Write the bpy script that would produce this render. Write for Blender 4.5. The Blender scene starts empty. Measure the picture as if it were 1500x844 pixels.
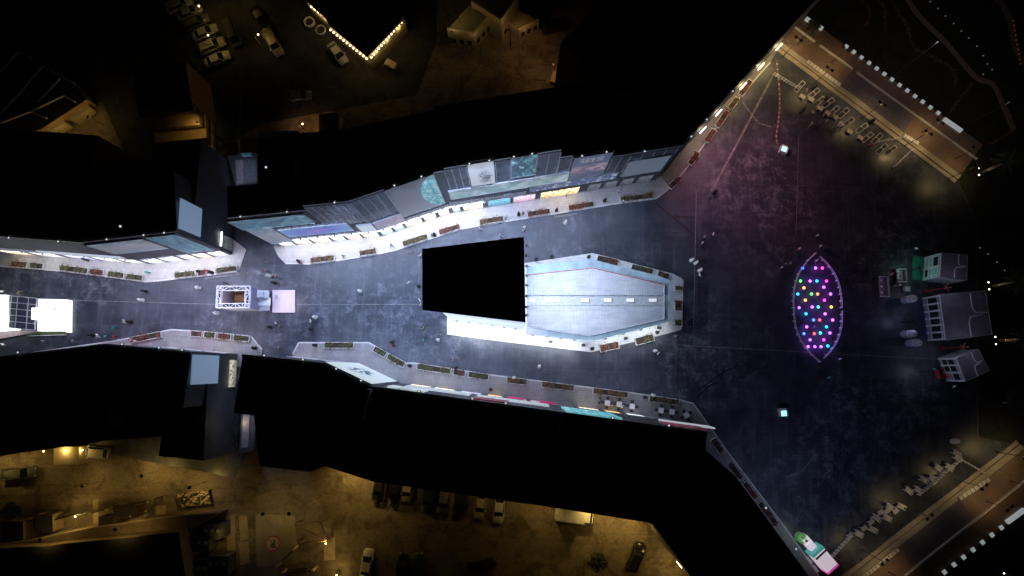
import bpy, bmesh, math, random
from mathutils import Vector, Matrix
R = math.radians
random.seed(7)
scn = bpy.context.scene
COL = scn.collection

# ------------------------------------------------------------------ camera
CAM_H = 110.0
FPX = 950.0                       # focal length in photo pixels (1500 wide)
TILT = math.atan(118.0 / FPX)     # drone camera leans a little to the north
cam = bpy.data.cameras.new('camera')
cam.sensor_width = 36.0
cam.lens = FPX / 1500.0 * 36.0
cam.clip_end = 2000
camo = bpy.data.objects.new('camera', cam)
COL.objects.link(camo)
camo.location = (0, 0, CAM_H)
camo.rotation_euler = (TILT, 0, 0)
scn.camera = camo

# ------------------------------------------------------------------ night sky, moon, exposure
w = bpy.data.worlds.new('World')
scn.world = w
w.use_nodes = True
sky = w.node_tree.nodes.new('ShaderNodeTexSky')
sky.sky_type = 'NISHITA'
sky.sun_disc = False
sky.sun_elevation = R(1.0)
sky.sun_rotation = R(250)
bg = w.node_tree.nodes['Background']
bg.inputs['Strength'].default_value = 0.0022
w.node_tree.links.new(sky.outputs[0], bg.inputs['Color'])
moon = bpy.data.lights.new('moon', 'SUN')
moon.energy = 0.004
moon.angle = R(0.5)
moon.color = (1.0, 0.93, 0.84)
mo = bpy.data.objects.new('moon', moon)
COL.objects.link(mo)
mo.rotation_euler = (R(50), 0, R(250))
scn.view_settings.view_transform = 'Standard'
scn.view_settings.look = 'None'
scn.view_settings.gamma = 1.0
scn.view_settings.exposure = 0.0
scn.cycles.use_denoising = True
scn.cycles.max_bounces = 5
scn.cycles.sample_clamp_indirect = 3.0

FLOOD_W = 8800.0                  # power of one street floodlight

# ------------------------------------------------------------------ survey helpers: a photo pixel to a point at a known height
CT, ST = math.cos(TILT), math.sin(TILT)
def ray(px, py):
    x = (px - 750.0) / FPX; y = -(py - 422.0) / FPX
    return Vector((x, y * CT + ST, y * ST - CT))
def P(px, py, z=0.0):
    d = ray(px, py); k = (CAM_H - z) / -d.z
    return Vector((d.x * k, d.y * k, z))
def PP(pts, z=0.0):
    return [P(a, b, z) for a, b in pts]

# ------------------------------------------------------------------ materials
MATS = {}
def setin(n, k, v):
    if k in n.inputs: n.inputs[k].default_value = v
def c4(c): return (c[0], c[1], c[2], 1.0)
def mat(name, col, rough=0.6, metal=0.0, var=0.25, scale=3.0, bump=0.0, emit=None, es=0.0, obj_coords=True, spec=0.5):
    if name in MATS: return MATS[name]
    m = bpy.data.materials.new(name); m.use_nodes = True
    nt = m.node_tree; N = nt.nodes; L = nt.links
    b = N['Principled BSDF']
    setin(b, 'Roughness', rough); setin(b, 'Metallic', metal); setin(b, 'Specular IOR Level', spec)
    tc = N.new('ShaderNodeTexCoord'); ns = N.new('ShaderNodeTexNoise')
    ns.inputs['Scale'].default_value = scale; ns.inputs['Detail'].default_value = 5
    if obj_coords: L.new(tc.outputs['Object'], ns.inputs['Vector'])
    else:
        g = N.new('ShaderNodeNewGeometry'); L.new(g.outputs['Position'], ns.inputs['Vector'])
    cr = N.new('ShaderNodeValToRGB')
    cr.color_ramp.elements[0].position = 0.3; cr.color_ramp.elements[1].position = 0.7
    cr.color_ramp.elements[0].color = c4([x * (1 - var) for x in col])
    cr.color_ramp.elements[1].color = c4([min(1, x * (1 + var)) for x in col])
    L.new(ns.outputs[0], cr.inputs[0]); L.new(cr.outputs[0], b.inputs['Base Color'])
    if bump:
        bp = N.new('ShaderNodeBump'); bp.inputs['Strength'].default_value = bump
        L.new(ns.outputs[0], bp.inputs['Height']); L.new(bp.outputs[0], b.inputs['Normal'])
    if emit:
        setin(b, 'Emission Color', c4(emit)); setin(b, 'Emission Strength', es)
    MATS[name] = m
    return m

class NT:
    """tiny node helper for the special materials"""
    def __init__(s, name):
        s.m = bpy.data.materials.new(name); s.m.use_nodes = True; MATS[name] = s.m
        s.t = s.m.node_tree; s.N = s.t.nodes; s.b = s.N['Principled BSDF']
        s.tc = s.N.new('ShaderNodeTexCoord'); s.geo = s.N.new('ShaderNodeNewGeometry')
    def put(s, sock, v):
        if isinstance(v, bpy.types.NodeSocket): s.t.links.new(v, sock)
        elif isinstance(v, (tuple, list)) and len(v) == 3 and sock.type == 'RGBA': sock.default_value = c4(v)
        else: sock.default_value = v
    def map(s, vec, scale=(1, 1, 1), loc=(0, 0, 0), rot=(0, 0, 0)):
        n = s.N.new('ShaderNodeMapping'); s.put(n.inputs['Vector'], vec)
        n.inputs['Scale'].default_value = scale; n.inputs['Location'].default_value = loc; n.inputs['Rotation'].default_value = rot
        return n.outputs[0]
    def noise(s, vec, scale=1.0, detail=4, dist=0.0, rough=0.5):
        n = s.N.new('ShaderNodeTexNoise'); s.put(n.inputs['Vector'], vec)
        n.inputs['Scale'].default_value = scale; n.inputs['Detail'].default_value = detail
        n.inputs['Distortion'].default_value = dist; n.inputs['Roughness'].default_value = rough
        return n.outputs[0]
    def ramp(s, fac, stops):
        n = s.N.new('ShaderNodeValToRGB'); s.put(n.inputs[0], fac)
        e = n.color_ramp.elements
        while len(e) < len(stops): e.new(0.5)
        for i, (p, c) in enumerate(stops):
            e[i].position = p; e[i].color = c4(c) if isinstance(c, (tuple, list)) else (c, c, c, 1)
        return n.outputs[0]
    def mix(s, f, a, b, mode='MIX'):
        n = s.N.new('ShaderNodeMix'); n.data_type = 'RGBA'; n.blend_type = mode
        s.put(n.inputs[0], f); s.put(n.inputs[6], a); s.put(n.inputs[7], b)
        return n.outputs[2]
    def math(s, op, a, b=0.0, clamp=False):
        n = s.N.new('ShaderNodeMath'); n.operation = op; n.use_clamp = clamp
        s.put(n.inputs[0], a); s.put(n.inputs[1], b)
        return n.outputs[0]
    def sep(s, v):
        n = s.N.new('ShaderNodeSeparateXYZ'); s.put(n.inputs[0], v); return n.outputs
    def dist(s, v, p):
        n = s.N.new('ShaderNodeVectorMath'); n.operation = 'DISTANCE'; s.put(n.inputs[0], v); n.inputs[1].default_value = p
        return n.outputs['Value']
    def brick(s, vec, c1, c2, mortar, scale=1.0, bw=0.5, rh=0.25, ms=0.02, off=0.5):
        n = s.N.new('ShaderNodeTexBrick'); s.put(n.inputs['Vector'], vec)
        s.put(n.inputs['Color1'], c1); s.put(n.inputs['Color2'], c2); s.put(n.inputs['Mortar'], mortar)
        n.inputs['Scale'].default_value = scale; n.inputs['Brick Width'].default_value = bw
        n.inputs['Row Height'].default_value = rh; n.inputs['Mortar Size'].default_value = ms; n.offset = off
        return n.outputs
    def bump(s, h, st=0.3, d=0.02):
        n = s.N.new('ShaderNodeBump'); n.inputs['Strength'].default_value = st; n.inputs['Distance'].default_value = d
        s.put(n.inputs['Height'], h); s.put(s.b.inputs['Normal'], n.outputs[0])
    def out(s, col, rough=0.6, emit=None, es=0.0, metal=0.0):
        s.put(s.b.inputs['Base Color'], col); s.put(s.b.inputs['Roughness'], rough); s.put(s.b.inputs['Metallic'], metal)
        if emit is not None:
            s.put(s.b.inputs['Emission Color'], emit); s.b.inputs['Emission Strength'].default_value = es
        return s.m

def make_asphalt():
    n = NT('plaza_asphalt'); p = n.geo.outputs['Position']
    q = n.map(p, rot=(0, 0, R(1.5)))
    big = n.noise(p, 0.05, 3, 0.2); mid = n.noise(p, 0.16, 9, 0.0, 0.72)
    streak = n.noise(n.map(q, (1.0, 0.07, 1)), 1.3, 9, 0.0, 0.8)
    streak2 = n.noise(n.map(q, (0.07, 1.0, 1)), 1.3, 9, 0.0, 0.8)
    sheen_noise = n.noise(n.map(p, (1, 1, 1), (13, 5, 0)), 0.45, 12, 0.0, 0.82)
    fine = n.noise(p, 7.0, 4)
    slab = n.brick(q, (0.35, 0.35, 0.35), (0.65, 0.65, 0.65), (0.5, 0.5, 0.5), 1.0, 5.5, 5.5, 0.0, 0.0)
    col = n.ramp(mid, [(0.34, (0.021, 0.024, 0.036)), (0.5, (0.034, 0.039, 0.056)), (0.68, (0.058, 0.064, 0.086))])  # base colour pushed to navy to carry the bluish night cast
    col = n.mix(0.35, col, slab[0], 'OVERLAY')
    patch = n.ramp(big, [(0.44, 0.10), (0.58, 1.0)])
    col = n.mix(n.math('MULTIPLY', patch, n.ramp(sheen_noise, [(0.50, 0.0), (0.66, 0.9)])), col, (0.185, 0.20, 0.245))  # pale bluish patches: lamp reflections on the floor, painted into the albedo
    col = n.mix(n.math('MULTIPLY', n.ramp(streak, [(0.52, 0.0), (0.66, 0.85)]), n.ramp(big, [(0.36, 0.25), (0.6, 0.8)])), col, (0.12, 0.13, 0.16))
    col = n.mix(n.math('MULTIPLY', n.ramp(streak2, [(0.53, 0.0), (0.68, 0.7)]), n.ramp(mid, [(0.42, 0.25), (0.56, 0.8)])), col, (0.098, 0.106, 0.132))
    bx = n.brick(q, (0, 0, 0), (0, 0, 0), (1, 1, 1), 1.0, 5.5, 5.5, 0.03, 0.0)
    col = n.mix(n.math('MULTIPLY', bx[1], n.ramp(mid, [(0.42, 0.1), (0.58, 0.6)])), col, (0.11, 0.112, 0.125))
    rough = n.ramp(sheen_noise, [(0.4, 0.30), (0.62, 0.58)])
    n.bump(fine, 0.25, 0.01)
    return n.out(col, rough)
ASPHALT = make_asphalt()

def make_sand(name, a, b):
    n = NT(name); p = n.geo.outputs['Position']
    k = n.noise(p, 0.16, 6, 1.0, 0.6); f = n.noise(p, 2.2, 6, 0.5, 0.7)
    tyre = n.noise(n.map(p, (0.05, 0.9, 1), rot=(0, 0, R(10))), 1.5, 4, 0.6)
    col = n.mix(n.ramp(k, [(0.35, 0.0), (0.65, 1.0)]), a, b)
    col = n.mix(n.ramp(f, [(0.35, 0.55), (0.6, 0.0)]), col, [x * 0.4 for x in a])
    col = n.mix(n.ramp(n.noise(n.map(p, (1, 1, 1), (7, 3, 0)), 0.33, 7, 0.6, 0.7), [(0.36, 0.8), (0.52, 0.0)]), col, [a[0] * 0.32, a[1] * 0.28, a[2] * 0.26])
    col = n.mix(n.ramp(tyre, [(0.55, 0.0), (0.7, 0.5)]), col, [x * 0.5 for x in a])
    n.bump(f, 0.5, 0.05)
    return n.out(col, 0.9)
SAND = make_sand('sandy_ground', (0.20, 0.16, 0.12), (0.31, 0.25, 0.19))
LOT = make_sand('car_park_asphalt', (0.045, 0.043, 0.042), (0.075, 0.07, 0.066))
SOIL = make_sand('garden_soil', (0.020, 0.022, 0.015), (0.036, 0.038, 0.026))

def make_paving(name, a, b, joint, bw=0.9, rh=0.9):
    n = NT(name); p = n.geo.outputs['Position']
    br = n.brick(p, a, b, joint, 1.0, bw, rh, 0.02, 0.5)
    k = n.noise(p, 0.5, 6, 0.8, 0.65)
    col = n.mix(n.ramp(k, [(0.35, 0.45), (0.6, 0.0)]), br[0], [x * 0.55 for x in a])
    n.bump(n.math('SUBTRACT', 1.0, br[1]), 0.3, 0.01)
    return n.out(col, n.ramp(k, [(0.3, 0.45), (0.7, 0.65)]))
PAVING = make_paving('pale_paving', (0.27, 0.255, 0.26), (0.31, 0.295, 0.30), (0.18, 0.175, 0.175))
PAVENORTH = make_paving('bright_paving', (0.44, 0.425, 0.425), (0.49, 0.475, 0.475), (0.30, 0.29, 0.29))  # PAVING lightened so the north pavements show the shop glow
PAVEWHITE = make_paving('white_paving', (0.60, 0.60, 0.61), (0.66, 0.66, 0.66), (0.45, 0.45, 0.46))  # whitened further for the floodlit ground round the central hall
TERRACE = make_paving('terrace_paving', (0.19, 0.125, 0.095), (0.235, 0.155, 0.12), (0.12, 0.08, 0.065), 0.6, 0.3)
STONE = make_paving('coping_stone', (0.38, 0.33, 0.27), (0.43, 0.38, 0.31), (0.3, 0.27, 0.23), 1.2, 1.2)

BLACKROOF = mat('roof_membrane', (0.022, 0.023, 0.026), 0.9, var=0.4, scale=0.6)
WALL = mat('dark_wall_panel', (0.075, 0.08, 0.10), 0.6, var=0.2, scale=0.8, bump=0.05)
WALLSIDE = mat('side_wall_metal', (0.085, 0.09, 0.115), 0.55, var=0.15, scale=1.2)
GLASS = mat('curtain_glass', (0.11, 0.125, 0.155), 0.22, var=0.55, scale=0.35, spec=0.8)
DARKGLASS = mat('dark_glass', (0.02, 0.022, 0.026), 0.08, var=0.3, scale=1.0, spec=0.8)
ALU = mat('aluminium_trim', (0.52, 0.54, 0.57), 0.4, 0.3, var=0.1)
WHITE = mat('white_paint', (0.75, 0.76, 0.78), 0.5, var=0.06)
OFFWHITE = mat('weathered_white', (0.58, 0.57, 0.56), 0.6, var=0.15, scale=2.0)
STEEL = mat('galvanised_steel', (0.42, 0.43, 0.45), 0.45, 0.5, var=0.15)
BLACKMETAL = mat('black_metal', (0.025, 0.025, 0.027), 0.45, var=0.2)
BROWNWALL = mat('brown_render', (0.36, 0.24, 0.14), 0.85, var=0.2, scale=1.2, bump=0.1)
CREAMWALL = mat('cream_render', (0.5, 0.42, 0.30), 0.85, var=0.15, scale=1.0, bump=0.1)
PANELBLUE = mat('pale_blue_panel', (0.20, 0.28, 0.38), 0.5, var=0.05, emit=(0.25, 0.37, 0.56), es=0.5)
REDPAINT = mat('red_paint', (0.42, 0.04, 0.05), 0.5, var=0.2)
WOOD = mat('wood_slats', (0.24, 0.15, 0.09), 0.6, var=0.3, scale=4)
LEAF = mat('planter_leaf', (0.085, 0.11, 0.04), 0.6, var=0.5, scale=6)
LEAFRED = mat('red_flower', (0.18, 0.065, 0.055), 0.6, var=0.4, scale=6)
LEAFBR = mat('dry_leaf', (0.17, 0.12, 0.06), 0.7, var=0.4, scale=6)
LEAFDK = mat('garden_leaf', (0.05, 0.065, 0.03), 0.65, var=0.5, scale=5)
PALMLEAF = mat('palm_leaf', (0.07, 0.09, 0.05), 0.55, var=0.4, scale=3)
BARK = mat('palm_bark', (0.20, 0.15, 0.10), 0.9, var=0.4, scale=6, bump=0.5)
EARTH = mat('potting_soil', (0.045, 0.032, 0.022), 0.95, var=0.3, scale=8)
RUBBER = mat('tyre_rubber', (0.018, 0.018, 0.018), 0.85, var=0.2)
def emis(name, col, es): return mat(name, [x * 0.8 for x in col], 0.4, var=0.02, emit=col, es=es)
LAMPWHITE = emis('lamp_cool_white', (0.86, 0.92, 1.0), 1.1)
LAMPWARM = emis('lamp_warm_white', (1.0, 0.85, 0.55), 6.0)
LAMPGOLD = emis('lamp_gold', (1.0, 0.74, 0.34), 5.0)
LAMPTUBE = emis('lamp_tube', (0.95, 0.97, 1.0), 3.5)

def shop_mat(name, col, es, items=1.0):
    n = NT(name); uv = n.tc.outputs['UV']
    v = n.noise(n.map(uv, (9, 3, 1)), 1.0, 5, 0.8, 0.7)
    u = n.sep(uv)
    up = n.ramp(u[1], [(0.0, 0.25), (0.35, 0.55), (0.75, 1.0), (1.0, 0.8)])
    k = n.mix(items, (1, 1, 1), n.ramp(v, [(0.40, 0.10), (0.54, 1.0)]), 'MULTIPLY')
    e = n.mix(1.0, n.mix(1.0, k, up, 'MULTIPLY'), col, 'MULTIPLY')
    return n.out((0.12, 0.12, 0.12), 0.12, e, es)
SHOPS = {
    'warm': shop_mat('shop_warm', (1.0, 0.88, 0.60), 3.0), 'white': shop_mat('shop_white', (0.92, 0.94, 0.98), 2.8),
    'teal': shop_mat('shop_teal', (0.62, 0.85, 0.92), 2.0, 0.6), 'cyan': shop_mat('shop_cyan', (0.04, 0.42, 0.62), 1.5, 0.5),
    'pink': shop_mat('shop_pink', (0.85, 0.50, 0.68), 1.9, 0.6), 'gold': shop_mat('shop_gold', (1.0, 0.68, 0.26), 3.2),
    'alley': shop_mat('shop_alley', (0.75, 0.72, 0.55), 0.9), 'dim': shop_mat('shop_dim', (0.45, 0.5, 0.58), 0.25, 1.0), 'lilac': shop_mat('shop_lilac', (0.62, 0.58, 0.95), 2.2, 0.6),
}
def poster_mat(kind, es=0.35):
    name = 'poster_' + kind
    if name in MATS: return MATS[name]
    n = NT(name); uv = n.tc.outputs['UV']; u = n.sep(uv)
    if kind == 'sea':
        v = n.noise(n.map(uv, (5, 2, 1)), 1.0, 6, 1.6, 0.65)
        c = n.ramp(v, [(0.36, (0.06, 0.12, 0.20)), (0.47, (0.10, 0.24, 0.34)), (0.56, (0.20, 0.40, 0.48)), (0.64, (0.50, 0.62, 0.68))])
    elif kind == 'mist':
        v = n.noise(n.map(uv, (2, 5, 1)), 1.0, 5, 0.8)
        c = n.mix(n.ramp(v, [(0.4, 0.0), (0.65, 0.8)]), n.ramp(u[1], [(0.0, (0.25, 0.33, 0.42)), (0.5, (0.42, 0.40, 0.48)), (1.0, (0.20, 0.32, 0.44))]), (0.5, 0.55, 0.62))
    elif kind == 'violet':
        d = n.dist(n.map(uv, (1, 0.8, 1)), (0.5, 0.4, 0))
        v = n.math('ADD', d, n.math('MULTIPLY', n.noise(uv, 4.0, 5, 1.0), 0.25))
        c = n.ramp(v, [(0.15, (0.33, 0.24, 0.70)), (0.4, (0.16, 0.22, 0.62)), (0.6, (0.20, 0.34, 0.66)), (0.75, (0.36, 0.44, 0.72))])
    elif kind == 'motif':
        d = n.dist(n.map(uv, (1.0, 0.8, 1)), (0.55, 0.42, 0))
        v = n.math('MULTIPLY', n.ramp(n.noise(n.map(uv, (7, 5, 1)), 1.0, 4, 1.5), [(0.46, 0.0), (0.5, 1.0)]), n.ramp(d, [(0.14, 1.0), (0.26, 0.0)]))
        c = n.mix(v, (0.62, 0.74, 0.80), (0.07, 0.12, 0.17))
    elif kind == 'rose':
        v = n.noise(n.map(uv, (4, 1.5, 1)), 1.0, 5, 1.0)
        c = n.ramp(v, [(0.35, (0.32, 0.30, 0.42)), (0.55, (0.55, 0.46, 0.54)), (0.72, (0.78, 0.62, 0.66))])
    elif kind == 'globe':
        q = n.map(uv, (1.0, 0.82, 1))
        d = n.dist(q, (1.05, 0.40, 0))
        cl = n.noise(n.map(uv, (3, 3, 1)), 1.6, 7, 2.0, 0.7)
        g = n.ramp(cl, [(0.36, (0.06, 0.26, 0.32)), (0.5, (0.18, 0.52, 0.56)), (0.62, (0.75, 0.86, 0.88))])
        back = n.ramp(u[1], [(0.0, (0.28, 0.29, 0.36)), (1.0, (0.10, 0.105, 0.13))])
        c = n.mix(n.ramp(d, [(0.43, 1.0), (0.438, 0.0)]), back, g)
    elif kind == 'ink':
        v = n.noise(n.map(uv, (2.5, 3.5, 1), (0.3, 0.1, 0)), 1.0, 6, 1.8, 0.7)
        d = n.dist(uv, (0.62, 0.34, 0))
        f = n.math('MULTIPLY', n.ramp(v, [(0.44, 0.0), (0.50, 1.0)]), n.ramp(d, [(0.20, 1.0), (0.34, 0.0)]))
        c = n.mix(f, (0.62, 0.66, 0.72), (0.12, 0.14, 0.19))
    elif kind == 'smoke':
        v = n.noise(n.map(uv, (2.0, 2.6, 1)), 1.0, 6, 2.4, 0.6)
        c = n.ramp(v, [(0.46, (0.02, 0.05, 0.08)), (0.53, (0.05, 0.22, 0.27)), (0.61, (0.25, 0.55, 0.56)), (0.70, (0.70, 0.84, 0.84))])
    elif kind == 'ribbon':
        v = n.noise(n.map(uv, (6, 1.2, 1), rot=(0, 0, 0.15)), 1.0, 4, 1.0)
        c = n.mix(n.ramp(v, [(0.42, 0.0), (0.6, 0.9)]), n.ramp(u[1], [(0.0, (0.24, 0.38, 0.42)), (0.45, (0.30, 0.46, 0.47)), (1.0, (0.20, 0.24, 0.31))]), (0.62, 0.72, 0.76))
    elif kind == 'cloud':
        v = n.noise(n.map(uv, (2.2, 5, 1)), 1.0, 6, 1.2, 0.65)
        band = n.ramp(u[1], [(0.12, 0.0), (0.32, 1.0), (0.5, 1.0), (0.62, 0.0)])
        c = n.mix(n.math('MULTIPLY', band, n.ramp(v, [(0.4, 0.0), (0.6, 1.0)])), (0.10, 0.12, 0.20), n.ramp(v, [(0.4, (0.36, 0.14, 0.22)), (0.62, (0.72, 0.56, 0.62))]))
        ln = n.math('MULTIPLY', n.ramp(n.noise(n.map(uv, (34, 0.2, 1)), 1.0, 2), [(0.45, 0.0), (0.48, 1.0)]),
                    n.math('GREATER_THAN', n.math('SINE', n.math('MULTIPLY', u[1], 95.0)), 0.55))
        msk = n.math('MULTIPLY', n.ramp(u[1], [(0.72, 0.0), (0.73, 1.0)]), n.ramp(n.math('ABSOLUTE', n.math('SUBTRACT', u[0], 0.5)), [(0.30, 1.0), (0.34, 0.0)]))
        msk = n.math('MULTIPLY', msk, n.ramp(u[1], [(0.9, 1.0), (0.91, 0.0)]))
        c = n.mix(n.math('MULTIPLY', ln, msk), c, (0.8, 0.82, 0.85))
    elif kind == 'indigo':
        v = n.noise(n.map(uv, (9, 2.0, 1)), 1.0, 4, 0.6)
        c = n.mix(n.ramp(v, [(0.54, 0.0), (0.6, 1.0)]), (0.10, 0.15, 0.30), (0.62, 0.66, 0.76))
    elif kind == 'slate':
        v = n.noise(uv, 2.0, 3)
        c = n.mix(v, (0.125, 0.165, 0.215), (0.155, 0.195, 0.25))
    elif kind == 'aqua':
        v = n.noise(n.map(uv, (6, 2, 1)), 1.0, 5, 1.4)
        c = n.ramp(v, [(0.36, (0.06, 0.30, 0.38)), (0.52, (0.16, 0.58, 0.66)), (0.7, (0.55, 0.85, 0.88))])
    elif kind == 'crimson':
        v = n.noise(n.map(uv, (5, 2, 1)), 1.0, 4, 1.0)
        c = n.ramp(v, [(0.4, (0.07, 0.02, 0.04)), (0.55, (0.30, 0.06, 0.10)), (0.68, (0.62, 0.5, 0.55))])
    elif kind == 'white':
        c = n.mix(n.noise(uv, 5.0, 3), (0.62, 0.72, 0.80), (0.74, 0.82, 0.88))
    else:
        c = n.mix(0.5, (0.3, 0.3, 0.3), (0.4, 0.4, 0.4))
    return n.out(n.mix(0.55, c, (0.04, 0.04, 0.045)), 0.45, c, es)

# ------------------------------------------------------------------ mesh builder
class MB:
    def __init__(s): s.v = []; s.f = []; s.uv = []; s.mi = []
    def face(s, pts, uv=None, mi=0):
        i = len(s.v); s.v += [tuple(p) for p in pts]; s.f.append(list(range(i, i + len(pts)))); s.uv.append(uv); s.mi.append(mi)
    def box(s, c, d, rz=0.0, mi=0, rot=None):
        M = rot or Matrix.Rotation(rz, 3, 'Z'); i = len(s.v)
        for sx, sy, sz in ((-1,-1,-1),(1,-1,-1),(1,1,-1),(-1,1,-1),(-1,-1,1),(1,-1,1),(1,1,1),(-1,1,1)):
            p = M @ Vector((sx*d[0]/2, sy*d[1]/2, sz*d[2]/2)) + Vector(c); s.v.append(tuple(p))
        for q in ((0,3,2,1),(4,5,6,7),(0,1,5,4),(1,2,6,5),(2,3,7,6),(3,0,4,7)):
            s.f.append([i+k for k in q]); s.uv.append(None); s.mi.append(mi)
        return s
    def prism(s, poly, z0, z1, mi=0, cap_bottom=False):
        a = sum(poly[k][0]*poly[(k+1)%len(poly)][1] - poly[(k+1)%len(poly)][0]*poly[k][1] for k in range(len(poly)))
        if a < 0: poly = poly[::-1]
        n = len(poly); i = len(s.v)
        s.v += [(p[0], p[1], z0) for p in poly] + [(p[0], p[1], z1) for p in poly]
        s.f.append([i+n+k for k in range(n)]); s.uv.append(None); s.mi.append(mi)
        for k in range(n):
            s.f.append([i+k, i+(k+1)%n, i+n+(k+1)%n, i+n+k]); s.uv.append(None); s.mi.append(mi)
        if cap_bottom: s.f.append([i+k for k in range(n)][::-1]); s.uv.append(None); s.mi.append(mi)
        return s
    def tube(s, p, q, r0, r1=None, n=8, mi=0, caps=True):
        r1 = r0 if r1 is None else r1; p = Vector(p); q = Vector(q); d = (q - p).normalized()
        a = d.orthogonal().normalized(); b = d.cross(a); i = len(s.v)
        for c, r in ((p, r0), (q, r1)):
            for k in range(n):
                t = 2*math.pi*k/n; s.v.append(tuple(c + (a*math.cos(t) + b*math.sin(t))*r))
        for k in range(n):
            s.f.append([i+k, i+(k+1)%n, i+n+(k+1)%n, i+n+k]); s.uv.append(None); s.mi.append(mi)
        if caps:
            s.f.append([i+k for k in range(n)][::-1]); s.f.append([i+n+k for k in range(n)]); s.uv += [None, None]; s.mi += [mi, mi]
        return s
    def lathe(s, prof, n=12, c=(0, 0, 0), mi=0):
        i = len(s.v)
        for r, z in prof:
            for k in range(n):
                t = 2*math.pi*k/n; s.v.append((c[0]+r*math.cos(t), c[1]+r*math.sin(t), c[2]+z))
        for j in range(len(prof)-1):
            for k in range(n):
                s.f.append([i+j*n+k, i+j*n+(k+1)%n, i+(j+1)*n+(k+1)%n, i+(j+1)*n+k]); s.uv.append(None); s.mi.append(mi)
        s.f.append([i+(len(prof)-1)*n+k for k in range(n)]); s.uv.append(None); s.mi.append(mi)
        return s
    def mesh(s, name, mats, smooth=False):
        me = bpy.data.meshes.new(name); me.from_pydata(s.v, [], s.f); 
        for m in mats: me.materials.append(m)
        if any(u for u in s.uv):
            l = me.uv_layers.new(name='UVMap')
            for p, u in zip(me.polygons, s.uv):
                if u:
                    for li, c in zip(p.loop_indices, u): l.data[li].uv = c
        for p, k in zip(me.polygons, s.mi):
            p.material_index = k; p.use_smooth = smooth
        me.update(); return me
    def build(s, name, m, parent=None, loc=None, rz=0.0, smooth=False):
        ms = m if isinstance(m, (list, tuple)) else [m]
        return link(name, s.mesh(name, ms, smooth), parent, loc, rz)
def link(name, me, parent=None, loc=None, rz=0.0):
    o = bpy.data.objects.new(name, me); COL.objects.link(o)
    if loc is not None: o.location = loc
    if rz: o.rotation_euler[2] = rz
    if parent: o.parent = parent
    return o
def tag(o, label, cat, group=None):
    o['label'] = label; o['category'] = cat
    if group: o['group'] = group
    return o
def thing(name, label, cat, loc=(0, 0, 0), rz=0.0, group=None):
    o = bpy.data.objects.new(name, None); COL.objects.link(o); o.location = loc; o.rotation_euler[2] = rz
    o.empty_display_size = 0.3
    return tag(o, label, cat, group)
def struct(o, label=None):
    o['kind'] = 'structure'
    if label: o['label'] = label
    return o
ORD = ['first','second','third','fourth','fifth','sixth','seventh','eighth','ninth','tenth','eleventh','twelfth','thirteenth','fourteenth','fifteenth']
def copy_tree(o, parent=None):
    c = o.copy(); COL.objects.link(c); c.parent = parent
    for ch in o.children: copy_tree(ch, c)
    return c
def lamp(kind, name, loc, power, col, parent=None, aim=None, size=None, blend=0.6, rad=0.15):
    l = bpy.data.lights.new(name, kind); l.energy = power; l.color = col
    l.shadow_soft_size = rad
    if kind == 'SPOT': l.spot_size = R(size or 120); l.spot_blend = blend
    o = bpy.data.objects.new(name, l); COL.objects.link(o); o.location = loc
    if aim is not None: o.rotation_euler = (Vector(aim) - Vector(loc)).to_track_quat('-Z', 'Y').to_euler()
    if parent: o.parent = parent
    return o
_bc = {}
def uvbox(w, h, d):
    """box w along x, h up, front face at y=-d with 0..1 uv"""
    k = (round(w, 3), round(h, 3), round(d, 3))
    m = MB(); 
    m.face([(0,-d,0),(w,-d,0),(w,-d,h),(0,-d,h)], [(0,0),(1,0),(1,1),(0,1)])
    m.face([(0,-d,h),(w,-d,h),(w,0,h),(0,0,h)]); m.face([(0,0,0),(0,-d,0),(0,-d,h),(0,0,h)])
    m.face([(w,-d,0),(w,0,0),(w,0,h),(w,-d,h)]); m.face([(0,0,0),(w,0,0),(w,-d,0),(0,-d,0)])
    return m
def panel(name, w, h, d, mt, parent, loc, rz, share=True):
    k = (round(w, 2), round(h, 2), round(d, 3), mt.name)
    if k not in _bc: _bc[k] = uvbox(w, h, d).mesh(name, [mt])
    return link(name, _bc[k], parent, loc, rz)

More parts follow.
